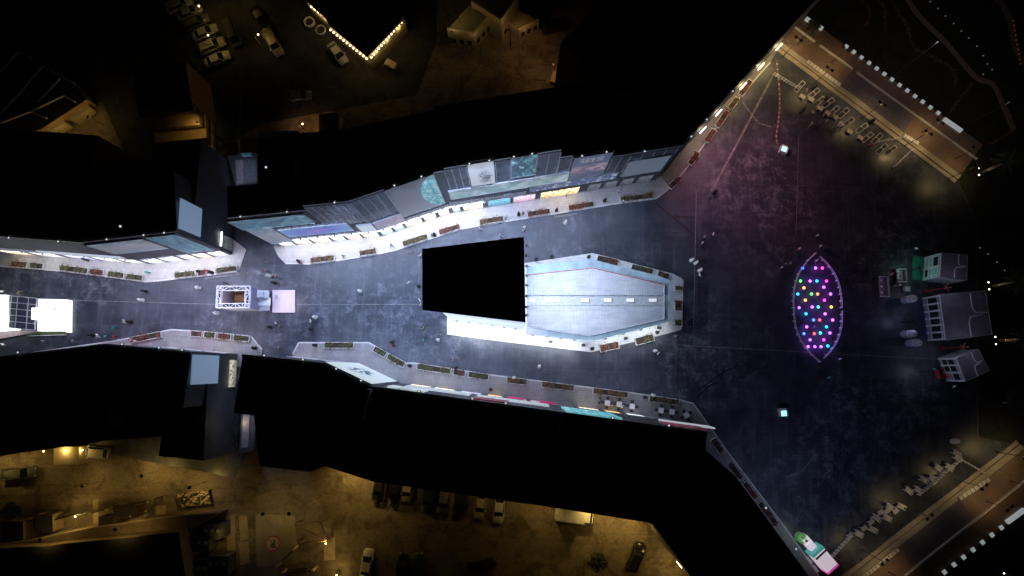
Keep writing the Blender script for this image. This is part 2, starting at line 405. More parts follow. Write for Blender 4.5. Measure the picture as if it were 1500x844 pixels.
class Facade:
    """vertical wall plane from A to B (world xy); the street is on the right hand of A->B"""
    def __init__(s, A, B, root):
        s.A = Vector((A[0], A[1], 0)); s.B = Vector((B[0], B[1], 0)); s.root = root
        s.L = (s.B - s.A).length; s.u = (s.B - s.A).normalized(); s.n = Vector((s.u.y, -s.u.x, 0)); s.rz = math.atan2(s.u.y, s.u.x)
    def hit(s, px, py):
        d = ray(px, py); o = Vector((0, 0, CAM_H)); t = (s.A - o).dot(s.n) / d.dot(s.n); p = o + d * t
        return (p - s.A).dot(s.u), p.z
    def qtop(s, px, py, z): return (P(px, py, z) - s.A).dot(s.u)
    def at(s, q, z=0.0, off=0.0): return s.A + s.u * q + s.n * off + Vector((0, 0, z))
    def panel(s, name, s0, s1, z0, z1, mt, d=0.12, off=0.0, parent=None):
        return panel(name, s1 - s0, z1 - z0, d, mt, parent or s.root, s.at(s0, z0, off), s.rz)
    def poster(s, tl, tr, bl, mt, label, d=0.22):
        s0, za = s.hit(*tl); s1, zb = s.hit(*tr); _, z0 = s.hit(*bl); z1 = (za + zb) / 2
        if s1 < s0: s0, s1 = s1, s0
        z0, z1 = min(z0, z1), max(z0, z1)
        o = s.panel('poster', s0, s1, z0, z1, mt, d); o['label'] = label
        fr = MB(); w_, h_ = s1 - s0, z1 - z0
        for c, dd in (((w_/2, -d/2, h_+0.04), (w_+0.16, d+0.06, 0.08)), ((w_/2, -d/2, -0.04), (w_+0.16, d+0.06, 0.08)),
                      ((-0.04, -d/2, h_/2), (0.08, d+0.06, h_)), ((w_+0.04, -d/2, h_/2), (0.08, d+0.06, h_))): fr.box(c, dd)
        fr.build('poster_frame', ALU, o)
        return o
    def panes(s, s0, s1, z0, z1, step=1.35, rows=1, mt=None):
        n = max(1, round((s1 - s0) / step)); w_ = (s1 - s0) / n; h_ = (z1 - z0) / rows
        for i in range(n):
            for j in range(rows):
                s.panel('pane', s0 + i*w_ + 0.05, s0 + (i+1)*w_ - 0.05, z0 + j*h_ + 0.05, z0 + (j+1)*h_ - 0.05, mt or GLASS, 0.06)
        for i in range(n + 1): s.panel('mullion', s0 + i*w_ - 0.05, s0 + i*w_ + 0.05, z0, z1, ALU, 0.14)
    def shops(s, spans, z0=0.25, z1=4.1):
        for a, b, k in spans:
            o = s.panel('shop_window', a + 0.12, b - 0.12, z0, z1, SHOPS[k], 0.10)
            fr = MB()
            for q in (0.0, b - a - 0.24): fr.box((q, -0.06, (z1 - z0)/2), (0.10, 0.14, z1 - z0))
            fr.box(((b-a)/2 - 0.12, -0.06, z1 - z0 + 0.08), (b - a, 0.16, 0.14))
            fr.build('window_frame', ALU, o)
    def downs(s, s0, s1, n, power, col=(0.93, 0.92, 1.0), z=4.25):
        """small downlights under the shop fascia"""
        for i in range(n):
            q = s0 + (s1 - s0) * (i + 0.5) / n
            o = MB().box((0, -0.2, 0), (0.3, 0.36, 0.08)).build('downlight', OFFWHITE, s.root, s.at(q, z + 0.22, 0.0), s.rz)
            lamp('SPOT', 'fascia_light', s.at(q, z + 0.1, 0.55), power, col, None, s.at(q, 0, 1.6), 135, 1.0, 0.2)
    def canopy(s, s0, s1, z=3.7, depth=0.9):
        s.panel('canopy', s0, s1, z, z + 0.25, WALLSIDE, depth)
    def flood(s, q, z, power=None, reach=13.0, col=(0.54, 0.66, 1.0), side=0.0, size=98):
        """floodlight on a short bracket on the parapet"""
        r = MB(); p = s.at(q, z, -0.25)
        r.tube((0, 0, 0), (0, 0, 0.8), 0.04); r.tube((0, 0, 0.8), (0, -0.4, 0.8), 0.035)
        o = r.build('floodlight', STEEL, s.root, p, s.rz)
        h = MB(); h.box((0, -0.42, 0.78), (0.5, 0.3, 0.16)); h.build('lamp_housing', OFFWHITE, o)
        g = MB(); g.lathe([(0.0, 0.0), (0.08, 0.01), (0.10, 0.04), (0.06, 0.09), (0.0, 0.10)], 10, (0, -0.42, 0.87)); g.build('lamp_lens', LAMPWHITE, o, smooth=True)
        src = s.at(q, z + 0.85, 0.95); aim = s.at(q + side, 0, 0.95 + reach)
        lamp('SPOT', 'flood_light', src, power or FLOOD_W, col, None, aim, size, 1.0, 0.25)
        return o

def offset_poly(A, B, depth):
    """rectangle behind A->B on its left side"""
    u = (B - A).normalized(); n = Vector((-u.y, u.x, 0))
    return [A, B, B + n * depth, A + n * depth]

# ================================================================== SETTING
g = MB(); g.face([(-420,-420,0),(420,-420,0),(420,420,0),(-420,420,0)]); struct(g.build('ground', SAND))
def sheet(name, pts, z, m, world=False):
    q = [Vector((a, b, z)) for a, b in pts] if world else [Vector((p.x, p.y, z)) for p in PP(pts)]
    a = sum(q[k].x*q[(k+1)%len(q)].y - q[(k+1)%len(q)].x*q[k].y for k in range(len(q)))
    if a < 0: q = q[::-1]
    mb = MB(); mb.face(q); return struct(mb.build(name, m))
sheet('plaza', [(-400,345),(345,300),(400,330),(560,335),(960,240),(1150,40),(1400,258),(1432,330),(1432,640),(1492,652),(1240,850),(1210,870),(1030,612),(600,560),(440,505),(345,700),(-400,560)], 0.004, ASPHALT)
sheet('car_park', [(-350,-300),(640,-300),(640,60),(610,140),(380,182),(300,240),(190,240),(150,150),(-350,160)], 0.004, LOT)
sheet('garden', [(1179,26),(1420,-300),(1900,-300),(1900,1200),(1240,1200),(1240,850),(1492,652),(1433,640),(1433,330),(1402,262),(1437,214),(1179,30)], 0.006, SOIL)

# plaza markings: joints and worn lines
def strip(name, pts, wd, z, m, parent=None):
    mb = MB(); q = PP(pts)
    for a, b in zip(q, q[1:]):
        d = (b - a).normalized(); n = Vector((-d.y, d.x, 0)) * wd / 2
        mb.face([Vector((p.x, p.y, z)) for p in (a - n, b - n, b + n, a + n)])
    return mb.build(name, m, parent)
WORN = mat('worn_line', (0.17, 0.17, 0.175), 0.7, var=0.45, scale=1.5, obj_coords=False)
DARKLINE = mat('tar_line', (0.015, 0.015, 0.017), 0.5, var=0.4, scale=1.5, obj_coords=False)
for pts, wd, m_ in [([(1042,280),(1080,210),(1134,108)], 0.35, WORN), ([(1020,280),(1016,480)], 0.12, WORN), ([(1000,506),(1400,528)], 0.10, WORN),
                    ([(430,446),(618,446)], 0.10, WORN), ([(105,440),(320,446)], 0.10, WORN), ([(1170,200),(1166,345)], 0.08, WORN),
                    ([(960,297),(985,318),(1018,345)], 0.25, DARKLINE), ([(985,318),(1016,318)], 0.2, DARKLINE), ([(1018,575),(1060,545),(1082,535)], 0.2, DARKLINE),
                    ([(1020,585),(1036,567),(1050,560)], 0.25, DARKLINE), ([(1048,543),(1058,556),(1060,536)], 0.2, DARKLINE), ([(1088,150),(1110,180),(1130,186)], 0.2, WORN),
                    ([(1150,700),(1175,690),(1190,672)], 0.14, WORN), ([(740,560),(990,588)], 0.1, WORN), ([(300,408),(372,398)], 0.3, WORN), ([(812,318),(846,313)], 0.3, WORN)]:
    struct(strip('ground_line', pts, wd, 0.009, m_))

def pavement(name, pts, edge, m=PAVING, h=0.13):
    o = struct(MB().prism([(p.x, p.y) for p in PP(pts)], 0.0, h).build(name, m))
    q = PP(edge)
    for a, b in zip(q, q[1:]):
        d = b - a; n = max(1, int(d.length / 6.0))
        for i in range(n):
            c = a + d * ((i + 0.5) / n)
            k = MB().box((0, 0, 0), (d.length / n - 0.03, 0.22, h + 0.02)).build('kerb', OFFWHITE, o, (c.x, c.y, (h + 0.02) / 2), math.atan2(d.y, d.x))
    return o
NL_EDGE = [(-200,372),(0,390),(89,397),(154,405),(213,413),(227,412),(300,404),(350,398)]
pavement('pavement', NL_EDGE + [(361,366),(341,350),(223,370),(-200,340)], NL_EDGE, PAVENORTH)
NM_EDGE = [(418,386),(453,387),(495,382),(554,372),(578,367),(640,347),(675,336),(702,331),(833,310),(900,299),(961,291),(981,276)]
NR_EDGE = [(981,276),(1011,240),(1032,211),(1066,164),(1110,112),(1128,92)]
pavement('pavement', NM_EDGE + [(958,246),(661,295),(556,330),(404,348),(401,362),(408,376)], NM_EDGE, PAVENORTH)
PAVEDARK = make_paving('grey_paving', (0.19, 0.175, 0.17), (0.225, 0.205, 0.20), (0.12, 0.11, 0.11))
pavement('pavement', NR_EDGE + [(1145,62),(1125,62),(958,246)], NR_EDGE, PAVEDARK)
SL_EDGE = [(-200,562),(0,524),(166,500),(242,485),(252,483),(300,486),(368,493),(384,512)]
pavement('pavement', SL_EDGE + [(384,540),(250,530),(-200,600)], SL_EDGE)
SM_EDGE = [(429,519),(438,502),(527,502),(540,502),(595,532),(608,532),(717,549),(842,565),(921,575),(996,586),(1015,591),(1043,630)]
SR_EDGE = [(1043,630),(1067,664),(1144,765),(1180,815),(1230,890)]
pavement('pavement', SM_EDGE + SR_EDGE[1:] + [(1160,890),(985,640),(600,590),(520,560),(425,545)], SM_EDGE + SR_EDGE[1:])
ISL_EDGE = [(655,489),(750,501),(866,515),(977,488),(998,482),(1000,410),(985,402),(868,372),(760,388)]
pavement('island_pavement', ISL_EDGE + [(655,400),(655,470)], ISL_EDGE, PAVEWHITE)

# ================================================================== NORTH-MID SHOPPING BLOCK
nm = thing('shopping_block', 'long bent shopping block with glass front, giant posters and row of lit shops', 'building', P(700, 250, 0))
nm.location = (0, 0, 0)
B = [P(*q) for q in ((412,361),(560,346),(661,312),(960,264))]
fa = Facade(B[0], B[1], nm); fb = Facade(B[1], B[2], nm); fc = Facade(B[2], B[3], nm)
def s_at(f, px, py): return f.hit(px, py)[0]
s_a = s_at(fa, 507, 351.5); s_c1 = fc.L * 0.035; s_c2 = fc.L * 0.485; s_c3 = fc.L * 0.54; s_c4 = fc.L * 0.71
def block(name, f, s0, s1, depth, z, m=WALL, root=None):
    q = offset_poly(f.at(s0), f.at(s1), depth)
    o = MB().prism([(p.x, p.y) for p in q], 0, z).build(name, [m], root or f.root)
    r = MB(); c = (q[0] + q[1] + q[2] + q[3]) / 4
    r.prism([((p.x - c.x) * 0.985 + c.x, (p.y - c.y) * 0.985 + c.y) for p in q], z + 0.003, z + 0.08); r.build('roof', BLACKROOF, o)
    cp = MB()
    cp.box((0, 0, 0), (s1 - s0, 0.35, 0.35)); e = cp.build('coping', STEEL, o, f.at((s0 + s1) / 2, z + 0.12, -0.17), f.rz)
    return o
H1, H2, H3, H4, H5, H6 = 21.0, 23.3, 24.4, 21.0, 20.0, 17.4
block('wall', fa, 0, s_a, 4.6, H1); block('wall', fa, s_a, fa.L, 9, H2); block('wall', fb, 0, fb.L, 9, H2 + 0.01)
block('wall', fc, 0, s_c1, 9, H2 - 0.01); block('wall', fc, s_c1, s_c2, 9, H3); block('wall', fc, s_c2, s_c3, 9, H4); block('wall', fc, s_c3, s_c4, 9, H5); block('wall', fc, s_c4, fc.L, 9, H6)
inn = [f_.at(q, 0, -2.0) for f_, q in ((fa, 0.5), (fa, fa.L), (fb, fb.L), (fc, fc.L))]
rear = PP([(1010,-40),(1000,0),(905,112),(740,140),(500,190),(378,200),(379,272),(345,276)], 16.0)
mbk = MB().prism([(p.x, p.y) for p in inn] + [(p.x, p.y) for p in PP([(1010,205)], 16.0)] + [(p.x, p.y) for p in rear], 0, 16.0)
mbk.build('rear_hall', BLACKROOF, nm)
# curtain panes, posters, spandrels, shops
zt = lambda h: h - 0.35
def zhit(f, px, py): return f.hit(px, py)[1]
fa.panes(s_a, fa.L - 0.1, 11.2, zt(H2), 1.1); fa.panes(s_at(fa, 396, 332), s_a - 0.2, 11.6, 13.2); fa.panes(fa.L*0.10, fa.L - 2.6, 4.4, 5.7, 1.0)
fb.panes(0.1, fb.hit(564, 278)[0] - 0.2, 11.2, zt(H2), 1.1); fb.panes(fb.hit(564,278)[0], fb.L, 4.5, 6.2, 1.4)
fc.panes(s_c1, fc.hit(684, 239)[0] - 0.2, 13.4, zt(H3), 1.15); fc.panes(fc.hit(723,234)[0] + 0.2, fc.hit(749,228)[0] - 0.2, 13.4, zt(H3), 1.6)
fc.panes(fc.hit(786,224)[0] + 0.2, s_c2, 13.4, zt(H3), 1.5); fc.panes(s_c2 + 0.1, s_c3 - 0.1, 11.6, zt(H4), 1.5)
fc.panes(s_c4 + 0.2, fc.hit(922,234)[0] - 0.2, 8.2, zt(H6), 1.5, 4); fc.panes(fc.hit(922,234)[0], fc.L - 0.3, 14.4, zt(H6), 1.9, 1)
fc.panes(0.4, fc.hit(770,280)[0], 4.5, 6.8, 1.7)
fa.poster((333,323),(444,312),(359,335), poster_mat('sea'), 'wide poster of teal sea waves')
fa.poster((361.5,336),(396,332),(404,355), poster_mat('mist'), 'grey-blue misty poster on the block end')
fa.poster((409,337),(506,325),(429,345), poster_mat('violet', 0.5), 'wide violet-blue poster')
fa.poster((521,329),(544,327.5),(532,338), poster_mat('white', 0.5), 'small white poster panel')
fb.poster((546,326),(586,312),(556,335), poster_mat('rose'), 'pale rose poster panel')
fb.poster((564,279),(633,252),(594,315), poster_mat('globe', 0.4), 'huge grey poster with half a teal and white globe')
fc.poster((684,239),(722,234),(692,271), poster_mat('ink', 0.5), 'white poster with dark ink figure')
fc.poster((749,229),(786,225),(750,259), poster_mat('smoke', 0.5), 'dark poster with teal smoke')
fc.poster((657,279),(834,250.5),(663,290), poster_mat('ribbon', 0.45), 'very long pale green ribbon poster')
fc.poster((842,230),(897,221),(836,261), poster_mat('cloud', 0.5), 'indigo poster with pink clouds and small white text')
fc.poster((838,263),(905,251.5),(836.5,270), poster_mat('indigo', 0.4), 'indigo strip with white marks')
fc.poster((777,272.5),(836,264),(776,279), poster_mat('indigo', 0.4), 'indigo sign strip above the gold shop')
fc.poster((922,235),(983,226),(913,257), poster_mat('slate', 0.55), 'blank slate-blue screen panel')
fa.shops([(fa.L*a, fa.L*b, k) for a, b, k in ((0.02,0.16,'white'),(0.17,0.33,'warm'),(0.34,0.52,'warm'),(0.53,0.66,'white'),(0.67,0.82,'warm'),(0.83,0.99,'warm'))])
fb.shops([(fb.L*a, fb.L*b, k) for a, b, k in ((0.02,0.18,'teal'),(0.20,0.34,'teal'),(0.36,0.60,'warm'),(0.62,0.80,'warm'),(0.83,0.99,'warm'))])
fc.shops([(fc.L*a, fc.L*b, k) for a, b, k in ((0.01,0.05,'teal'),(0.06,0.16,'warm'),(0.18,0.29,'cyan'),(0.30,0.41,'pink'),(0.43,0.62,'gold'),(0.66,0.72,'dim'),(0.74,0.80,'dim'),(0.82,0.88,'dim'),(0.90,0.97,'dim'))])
FASC = emis('lit_fascia', (0.86, 0.90, 1.0), 1.6)
fa.downs(0.5, fa.L, 6, 420); fb.downs(0, fb.L, 6, 420); fc.downs(0, fc.L*0.2, 3, 360); fc.downs(fc.L*0.2, fc.L*0.42, 3, 140, (0.8, 0.75, 1.0)); fc.downs(fc.L*0.44, fc.L*0.62, 2, 150, (1.0, 0.8, 0.5))
fa.panel('lit_fascia', fa.L*0.04, fa.L - 0.05, 4.12, 4.42, FASC, 0.2); fb.panel('lit_fascia', 0.05, fb.L - 0.05, 4.12, 4.42, FASC, 0.2); fc.panel('lit_fascia', 0.05, fc.L*0.17, 4.12, 4.42, FASC, 0.2)
for f_, px, py, h_, pw in ((fa,352,318,H1,0.9),(fa,420,310,H1,1.0),(fa,490,298,H2,0.9),(fb,577,270,H2,1.0),(fb,616,255,H2,0.9),(fc,687,236,H3,0.85),(fc,716,231,H3,0.7),
                           (fc,752,226,H3,0.8),(fc,779,222,H3,0.5),(fc,852,224,H5,0.45),(fc,888,219,H5,0.35),(fc,944,219,H6,0.22)):
    q = min(max(f_.qtop(px, py, h_ + 0.9), 0.6), f_.L - 0.6); f_.flood(q, h_, FLOOD_W * pw, reach=12.5)

# ================================================================== NORTH-EAST WING (diagonal)
nr = thing('corner_wing', 'dark diagonal wing of shops with wall lamps beside the plaza', 'building')
fd = Facade(P(960,264), P(1210,-9), nr)
q = offset_poly(fd.at(0.05), fd.at(fd.L), 24)
w_ = MB().prism([(p.x, p.y) for p in q], 0, H6 - 0.3).build('wall', WALL, nr)
MB().prism([(p.x, p.y) for p in offset_poly(fd.at(0.4, 0, -0.3), fd.at(fd.L, 0, -0.3), 23.5)], H6 - 0.297, H6 - 0.2).build('roof', BLACKROOF, w_)
MB().box((0, 0, 0), (fd.L, 0.35, 0.35)).build('coping', STEEL, w_, fd.at(fd.L / 2, H6 - 0.18, -0.17), fd.rz)
for k in range(14): fd.panel('pane', 1.0 + k * 2.6, 3.2 + k * 2.6, 1.0, 4.2, DARKGLASS, 0.05)
for px, py, wm in ((1021,183,0),(1042,156,0),(1076,115,1),(1100,85,1),(1128,58,1)):
    q_ = fd.qtop(px, py, 4.6)
    o = MB().tube((-0.8, -0.25, 0), (0.8, -0.25, 0), 0.09).build('wall_lamp', LAMPTUBE if not wm else LAMPWARM, nr, fd.at(q_, 4.6, 0.1), fd.rz)
    MB().box((0, -0.08, 0), (0.3, 0.2, 0.12)).build('lamp_bracket', STEEL, o)
    lamp('POINT', 'wall_light', fd.at(q_, 4.2, 0.9), 420 if wm else 210, (1.0, 0.74, 0.36) if wm else (1.0, 0.86, 0.6), None, rad=0.3)
for px, py, col, pw, rc in ((1025,170,(1.0,0.40,0.62),4600,13),(1062,128,(1.0,0.38,0.56),5600,12),(1096,90,(1.0,0.36,0.46),4600,10),(1003,195,(0.72,0.56,1.0),1500,18)):
    fd.flood(fd.qtop(px, py, H6), H6 - 0.3, pw, rc, col, size=84)

# ================================================================== NORTH-WEST SHOPPING BLOCK
nl = thing('west_block', 'black-roofed shopping block with pale panel on its east wall beside the alley', 'building')
HL = 18.7
C = [P(-240,352), P(223,386.5), P(341,373)]
f1 = Facade(C[0], C[1], nl); f2 = Facade(C[1], C[2], nl)
block('wall', f1, 0, f1.L, 16, HL); block('wall', f2, 0, f2.L, 9.0, HL - 0.01)
E1 = C[2]
rearq = [f1.at(0, 0, -3), f1.at(f1.L, 0, -3), f2.at(f2.L, 0, -3)] + [Vector((E1.x, P(283,205,13.5).y, 0))] + PP([(222,212),(224,234),(0,224),(-300,215)], 13.5)
MB().prism([(p.x, p.y) for p in rearq], 0, 13.5).build('rear_hall', [WALLSIDE], nl)
MB().prism([(p.x * 0.995 - 0.2, p.y * 0.997) for p in rearq], 13.503, 13.58).build('roof', BLACKROOF, nl)
fe = Facade(E1, E1 + Vector((0, 30, 0)), nl)
fe.panel('screen_panel', 0.6, 5.0, 12.0, HL - 0.2, PANELBLUE, 0.15)['label'] = 'blank pale blue screen high on the end wall'
fe.panel('shop_window', 0.5, 2.6, 0.6, 4.0, SHOPS['dim'], 0.1); fe.panel('light_strip', 0.6, 3.0, 4.6, 4.95, LAMPTUBE, 0.12)
f2.poster((126,358),(206,348),(168,371), poster_mat('mist', 0.5), 'grey-blue poster with pink haze')
f2.poster((214,347),(255,341),(272,369), poster_mat('sea', 0.4), 'tall blue poster at the block corner')
f2.shops([(f2.L*a, f2.L*b, k) for a, b, k in ((0.02,0.2,'white'),(0.22,0.42,'white'),(0.45,0.6,'white'),(0.62,0.78,'warm'),(0.8,0.98,'white'))])
L1 = f1.L
f2.downs(0.3, f2.L - 0.3, 5, 330); f1.downs(L1*0.62, L1 - 0.3, 6, 230)
f1.shops([(L1*a, L1*b, k) for a, b, k in ((0.45,0.55,'dim'),(0.56,0.64,'warm'),(0.66,0.74,'white'),(0.76,0.84,'lilac'),(0.85,0.92,'white'),(0.93,0.99,'white'))])
f1.panel('light_band', L1*0.72, L1*0.97, 5.0, 6.6, poster_mat('white', 0.6), 0.2)
f1.panel('light_band', L1*0.48, L1*0.70, 5.0, 6.2, poster_mat('mist', 0.6), 0.2)
for f_, px, py in ((f1,13,346),(f1,85,354),(f2,156,352),(f2,210,344),(f2,240,340)):
    f_.flood(min(max(f_.qtop(px, py, HL + 0.9), 0.6), f_.L - 0.6), HL, FLOOD_W * 0.68, 12.0, col=(0.64, 0.69, 1.0))

# ================================================================== SOUTH-WEST SHOPPING BLOCK
sl = thing('southwest_block', 'flat black-roofed shopping block with pale blue roof-edge screen above the south alley', 'building')
HS = 16.0
D = [P(349,519), P(242,509), P(-240,566)]
g1 = Facade(D[0], D[1], sl); g2 = Facade(D[1], D[2], sl)
block('wall', g1, 0, g1.L, 8.0, HS); block('wall', g2, 0, g2.L, 12, HS - 0.01)
rs = [g1.at(0, 0, -3), g1.at(g1.L, 0, -3), g2.at(g2.L, 0, -3)] + PP([(-300,700),(0,668),(160,645),(237,640),(232,668),(298,675)], 10.0) 
MB().prism([(p.x, p.y) for p in rs], 0, 10.0).build('rear_hall', [WALLSIDE], sl)
MB().prism([(p.x * 0.995 - 0.2, p.y * 0.995) for p in rs], 10.003, 10.08).build('roof', BLACKROOF, sl)
fs = Facade(D[0] + Vector((0, -12, 0)), D[0], sl)
fs.panel('screen_panel', 7.3, 11.6, 7.4, HS - 0.15, PANELBLUE, 0.15)['label'] = 'blank pale blue screen on the end wall'
fs.panel('shop_window', 6.6, 11.0, 0.6, 3.2, SHOPS['alley'], 0.1)
g1.shops([(g1.L*a, g1.L*b, k) for a, b, k in ((0.02,0.3,'warm'),(0.33,0.62,'pink'),(0.65,0.97,'white'))])
g2.shops([(g2.L*a, g2.L*b, k) for a, b, k in ((0.02,0.12,'pink'),(0.14,0.25,'dim'),(0.28,0.4,'dim'))])
for f_, px, py in ((g2,26,524),(g1,178,509),(g1,232,513),(g1,266,516)):
    f_.flood(min(max(f_.qtop(px, py, HS + 0.9), 0.6), f_.L - 0.6), HS, FLOOD_W * 0.45, 12.0, col=(0.82, 0.76, 1.0))

# ================================================================== SOUTH SHOPPING BLOCK
sm = thing('south_block', 'long black-roofed south shopping block with narrow poster front and diagonal east end', 'building')
HM = 20.5
S = [P(982,615), P(600.6,563), P(583,561), P(524,533), P(429,523)]
h1 = Facade(S[0], S[1], sm); h2 = Facade(S[1], S[2], sm); h3 = Facade(S[2], S[3], sm); h4 = Facade(S[3], S[4], sm)
block('wall', h1, 0, h1.L, 11, HM); block('wall', h2, 0, h2.L, 8, HM - 0.02); block('wall', h3, 0, h3.L, 8, HM - 0.01); block('wall', h4, 0, h4.L, 8, HM)
rp = [h4.at(h4.L, 0, -3), h4.at(0, 0, -3), h3.at(0, 0, -3), h1.at(0, 0, -2.0)] + PP([(1090,705),(1188,838),(1260,940)], HM - 0.5)
rp += PP([(1090,940),(1012,846),(952,762),(820,741),(550,702),(482,680),(460,688),(388,680)], 15.0)
MB().prism([(p.x, p.y) for p in rp], 0, HM - 3.5).build('rear_hall', BLACKROOF, sm)
# roof fins seen as pale lines across the roof
for a, b, hh, t in (((545,570),(532,612),2.2,0.5),((741,597),(735,642),0.9,0.2),((822,605),(817,650),0.9,0.25)):
    p0, p1 = P(*a, HM), P(*b, HM); d = p1 - p0
    MB().box((0, 0, hh/2), (d.length, t, hh)).build('roof_fin', WALLSIDE, sm, ((p0 + p1)/2), math.atan2(d.y, d.x))
h3.poster((543,565),(474,532),(575,557), poster_mat('motif', 0.75), 'white poster with small dark motif')
def span(f, pa, pb, z0, z1, mt, lab):
    s0 = f.hit(*pa)[0]; s1 = f.hit(*pb)[0]
    o = f.panel('poster', min(s0, s1), max(s0, s1), z0, z1, mt, 0.22); o['label'] = lab
span(h1, (632,572), (585,565), 14.5, 19.6, poster_mat('motif', 0.75), 'white poster with dark motif beside the roof step')
span(h1, (690,578), (600,566), 6.0, 12.0, poster_mat('white', 0.75), 'long white poster strip')
span(h1, (745,592), (690,585), 14.0, 19.5, poster_mat('crimson', 0.5), 'dark poster with crimson band')
span(h1, (802,594), (700,580), 8.0, 13.0, poster_mat('white', 0.75), 'long white poster strip')
span(h1, (905,612), (825,600), 9.5, 19.8, poster_mat('aqua', 0.75), 'bright aqua poster')
span(h1, (1008,617), (945,609), 7.5, 11.0, poster_mat('white', 0.8), 'narrow white poster strip near the corner')
span(h1, (1018,625), (960,617), 13.5, 17.5, poster_mat('crimson', 0.5), 'dark crimson poster near the corner')
h1.panes(0.5, h1.L - 0.5, 4.2, 5.6, 2.6)
h1.shops([(h1.L*a, h1.L*b, k) for a, b, k in ((0.02,0.10,'dim'),(0.11,0.18,'white'),(0.20,0.26,'gold'),(0.28,0.36,'warm'),(0.38,0.46,'dim'),(0.48,0.54,'pink'),(0.55,0.6,'pink'),(0.64,0.7,'gold'),(0.72,0.80,'lilac'),(0.82,0.9,'warm'),(0.91,0.99,'warm'))])
h3.shops([(h3.L*a, h3.L*b, k) for a, b, k in ((0.03,0.3,'warm'),(0.33,0.62,'warm'),(0.65,0.97,'lilac'))])
h4.shops([(h4.L*a, h4.L*b, k) for a, b, k in ((0.03,0.45,'lilac'),(0.5,0.97,'white'))])
for i_, (px, py, col) in enumerate(((757,583,(0.5,0.03,0.13)),(800,588,(0.5,0.03,0.13)))):
    s0 = h1.hit(px, py)[0]; o = h1.panel('shop_sign', s0 - 1.1, s0 + 1.6, 3.5, 4.2, emis('sign_magenta', (0.70, 0.05, 0.20), 0.40), 0.4); o['label'] = 'magenta shop sign box'
for f_, px, py, pw in ((h4,386,527,0.5),(h4,443,531,0.55),(h3,490,545,0.7),(h3,527,561,0.7),(h1,613,579,0.75),(h1,691,590,0.6),(h1,740,598,0.55),(h1,897,616,0.35),(h1,980,624,0.2)):
    f_.flood(min(max(f_.qtop(px, py, HM + 0.9), 0.6), f_.L - 0.6), HM, FLOOD_W * pw * 0.85, 14.0, col=(0.52, 0.64, 1.0))
# east diagonal: floods for the plaza's south corner
d0, d1 = P(1090,705,HM - 3), P(1188,838,HM - 3)
fz = Facade(Vector((d1.x, d1.y, 0)), Vector((d0.x, d0.y, 0)), sm)
for q_, pw in ((0.25, 2600), (0.7, 1600)):
    fz.flood(fz.L * q_, HM - 3.5, pw, 15.0, col=(0.50, 0.60, 1.0))

# ================================================================== CENTRAL HALL with the low hexagonal roof
ch = thing('central_hall', 'black-roofed tall central hall with white south wall and low pale hexagonal annex', 'building')
HC = 24.0
top = PP([(618.5,364.6),(767.5,347),(770,472),(618.5,454)], HC)
tall = [Vector((top[0].x + 2.0, top[0].y - 0.4, 0)), Vector((top[1].x - 0.2, top[1].y - 0.3, 0)), Vector((top[2].x - 0.2, top[2].y + 0.25, 0)), Vector((top[3].x + 2.0, top[3].y + 0.2, 0))]
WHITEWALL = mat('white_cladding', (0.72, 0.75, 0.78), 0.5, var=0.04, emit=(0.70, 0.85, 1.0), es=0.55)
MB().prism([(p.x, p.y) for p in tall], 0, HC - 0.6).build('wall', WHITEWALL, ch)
MB().prism([(p.x, p.y) for p in top], HC - 0.6, HC, cap_bottom=True).build('roof', BLACKROOF, ch)
HA = 6.0
oc = [(771,390),(866,380),(964,404),(982,411),(982,471),(876,498),(854,498),(771,488)]
hexo = PP(oc, HA)
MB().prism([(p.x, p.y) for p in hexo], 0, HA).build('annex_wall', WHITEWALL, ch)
BAND = mat('glazed_band', (0.34, 0.46, 0.52), 0.25, var=0.25, scale=0.6)
MB().prism([(p.x, p.y) for p in hexo], HA + 0.003, HA + 0.12).build('glazed_band', BAND, ch)
def make_ribbed():
    n = NT('ribbed_roof_sheet'); p = n.geo.outputs['Position']
    wv = n.N.new('ShaderNodeTexWave'); wv.inputs['Scale'].default_value = 1.1; n.put(wv.inputs['Vector'], p)
    k = n.noise(p, 0.35, 5, 0.6)
    c = n.mix(n.ramp(k, [(0.35, 0.0), (0.65, 1.0)]), (0.42, 0.47, 0.52), (0.55, 0.59, 0.63))
    c = n.mix(n.ramp(wv.outputs[1], [(0.0, 0.2), (0.3, 0.0)]), c, (0.3, 0.33, 0.38))
    c = n.mix(n.ramp(n.noise(n.map(p, (0.25, 1.6, 1)), 0.9, 7, 0.3, 0.7), [(0.45, 0.0), (0.7, 0.5)]), c, (0.26, 0.28, 0.31))
    n.bump(wv.outputs[1], 0.5, 0.06)
    return n.out(c, 0.42)
RIB = make_ribbed()
iN = PP([(772,402.6),(868,392),(973,417),(973,433),(772,433)], HA); iS = PP([(772,449),(973,449),(973,466.6),(864,491.5),(772,478.5)], HA)
for q in (iN, iS): MB().prism([(p.x, p.y) for p in q], HA + 0.124, HA + 0.55).build('roof_sheet', RIB, ch)
gut = PP([(772,434),(973,434),(973,448),(772,448)], HA)
GUT = mat('gutter_zinc', (0.44, 0.49, 0.52), 0.5, 0.1, var=0.2)
MB().prism([(p.x, p.y) for p in gut], HA + 0.124, HA + 0.3).build('gutter', GUT, ch)
for pts in ([(772,403),(868,392.5),(973,417)], [(973,417),(973,467)], [(772,479),(864,492),(973,467)]):
    a = PP(pts, HA + 0.6)
    for p0, p1 in zip(a, a[1:]): MB().tube(p0, p1, 0.055, n=6).build('roof_rail', REDPAINT if pts[0][0] == 772 and pts[0][1] < 410 else WHITE, ch)
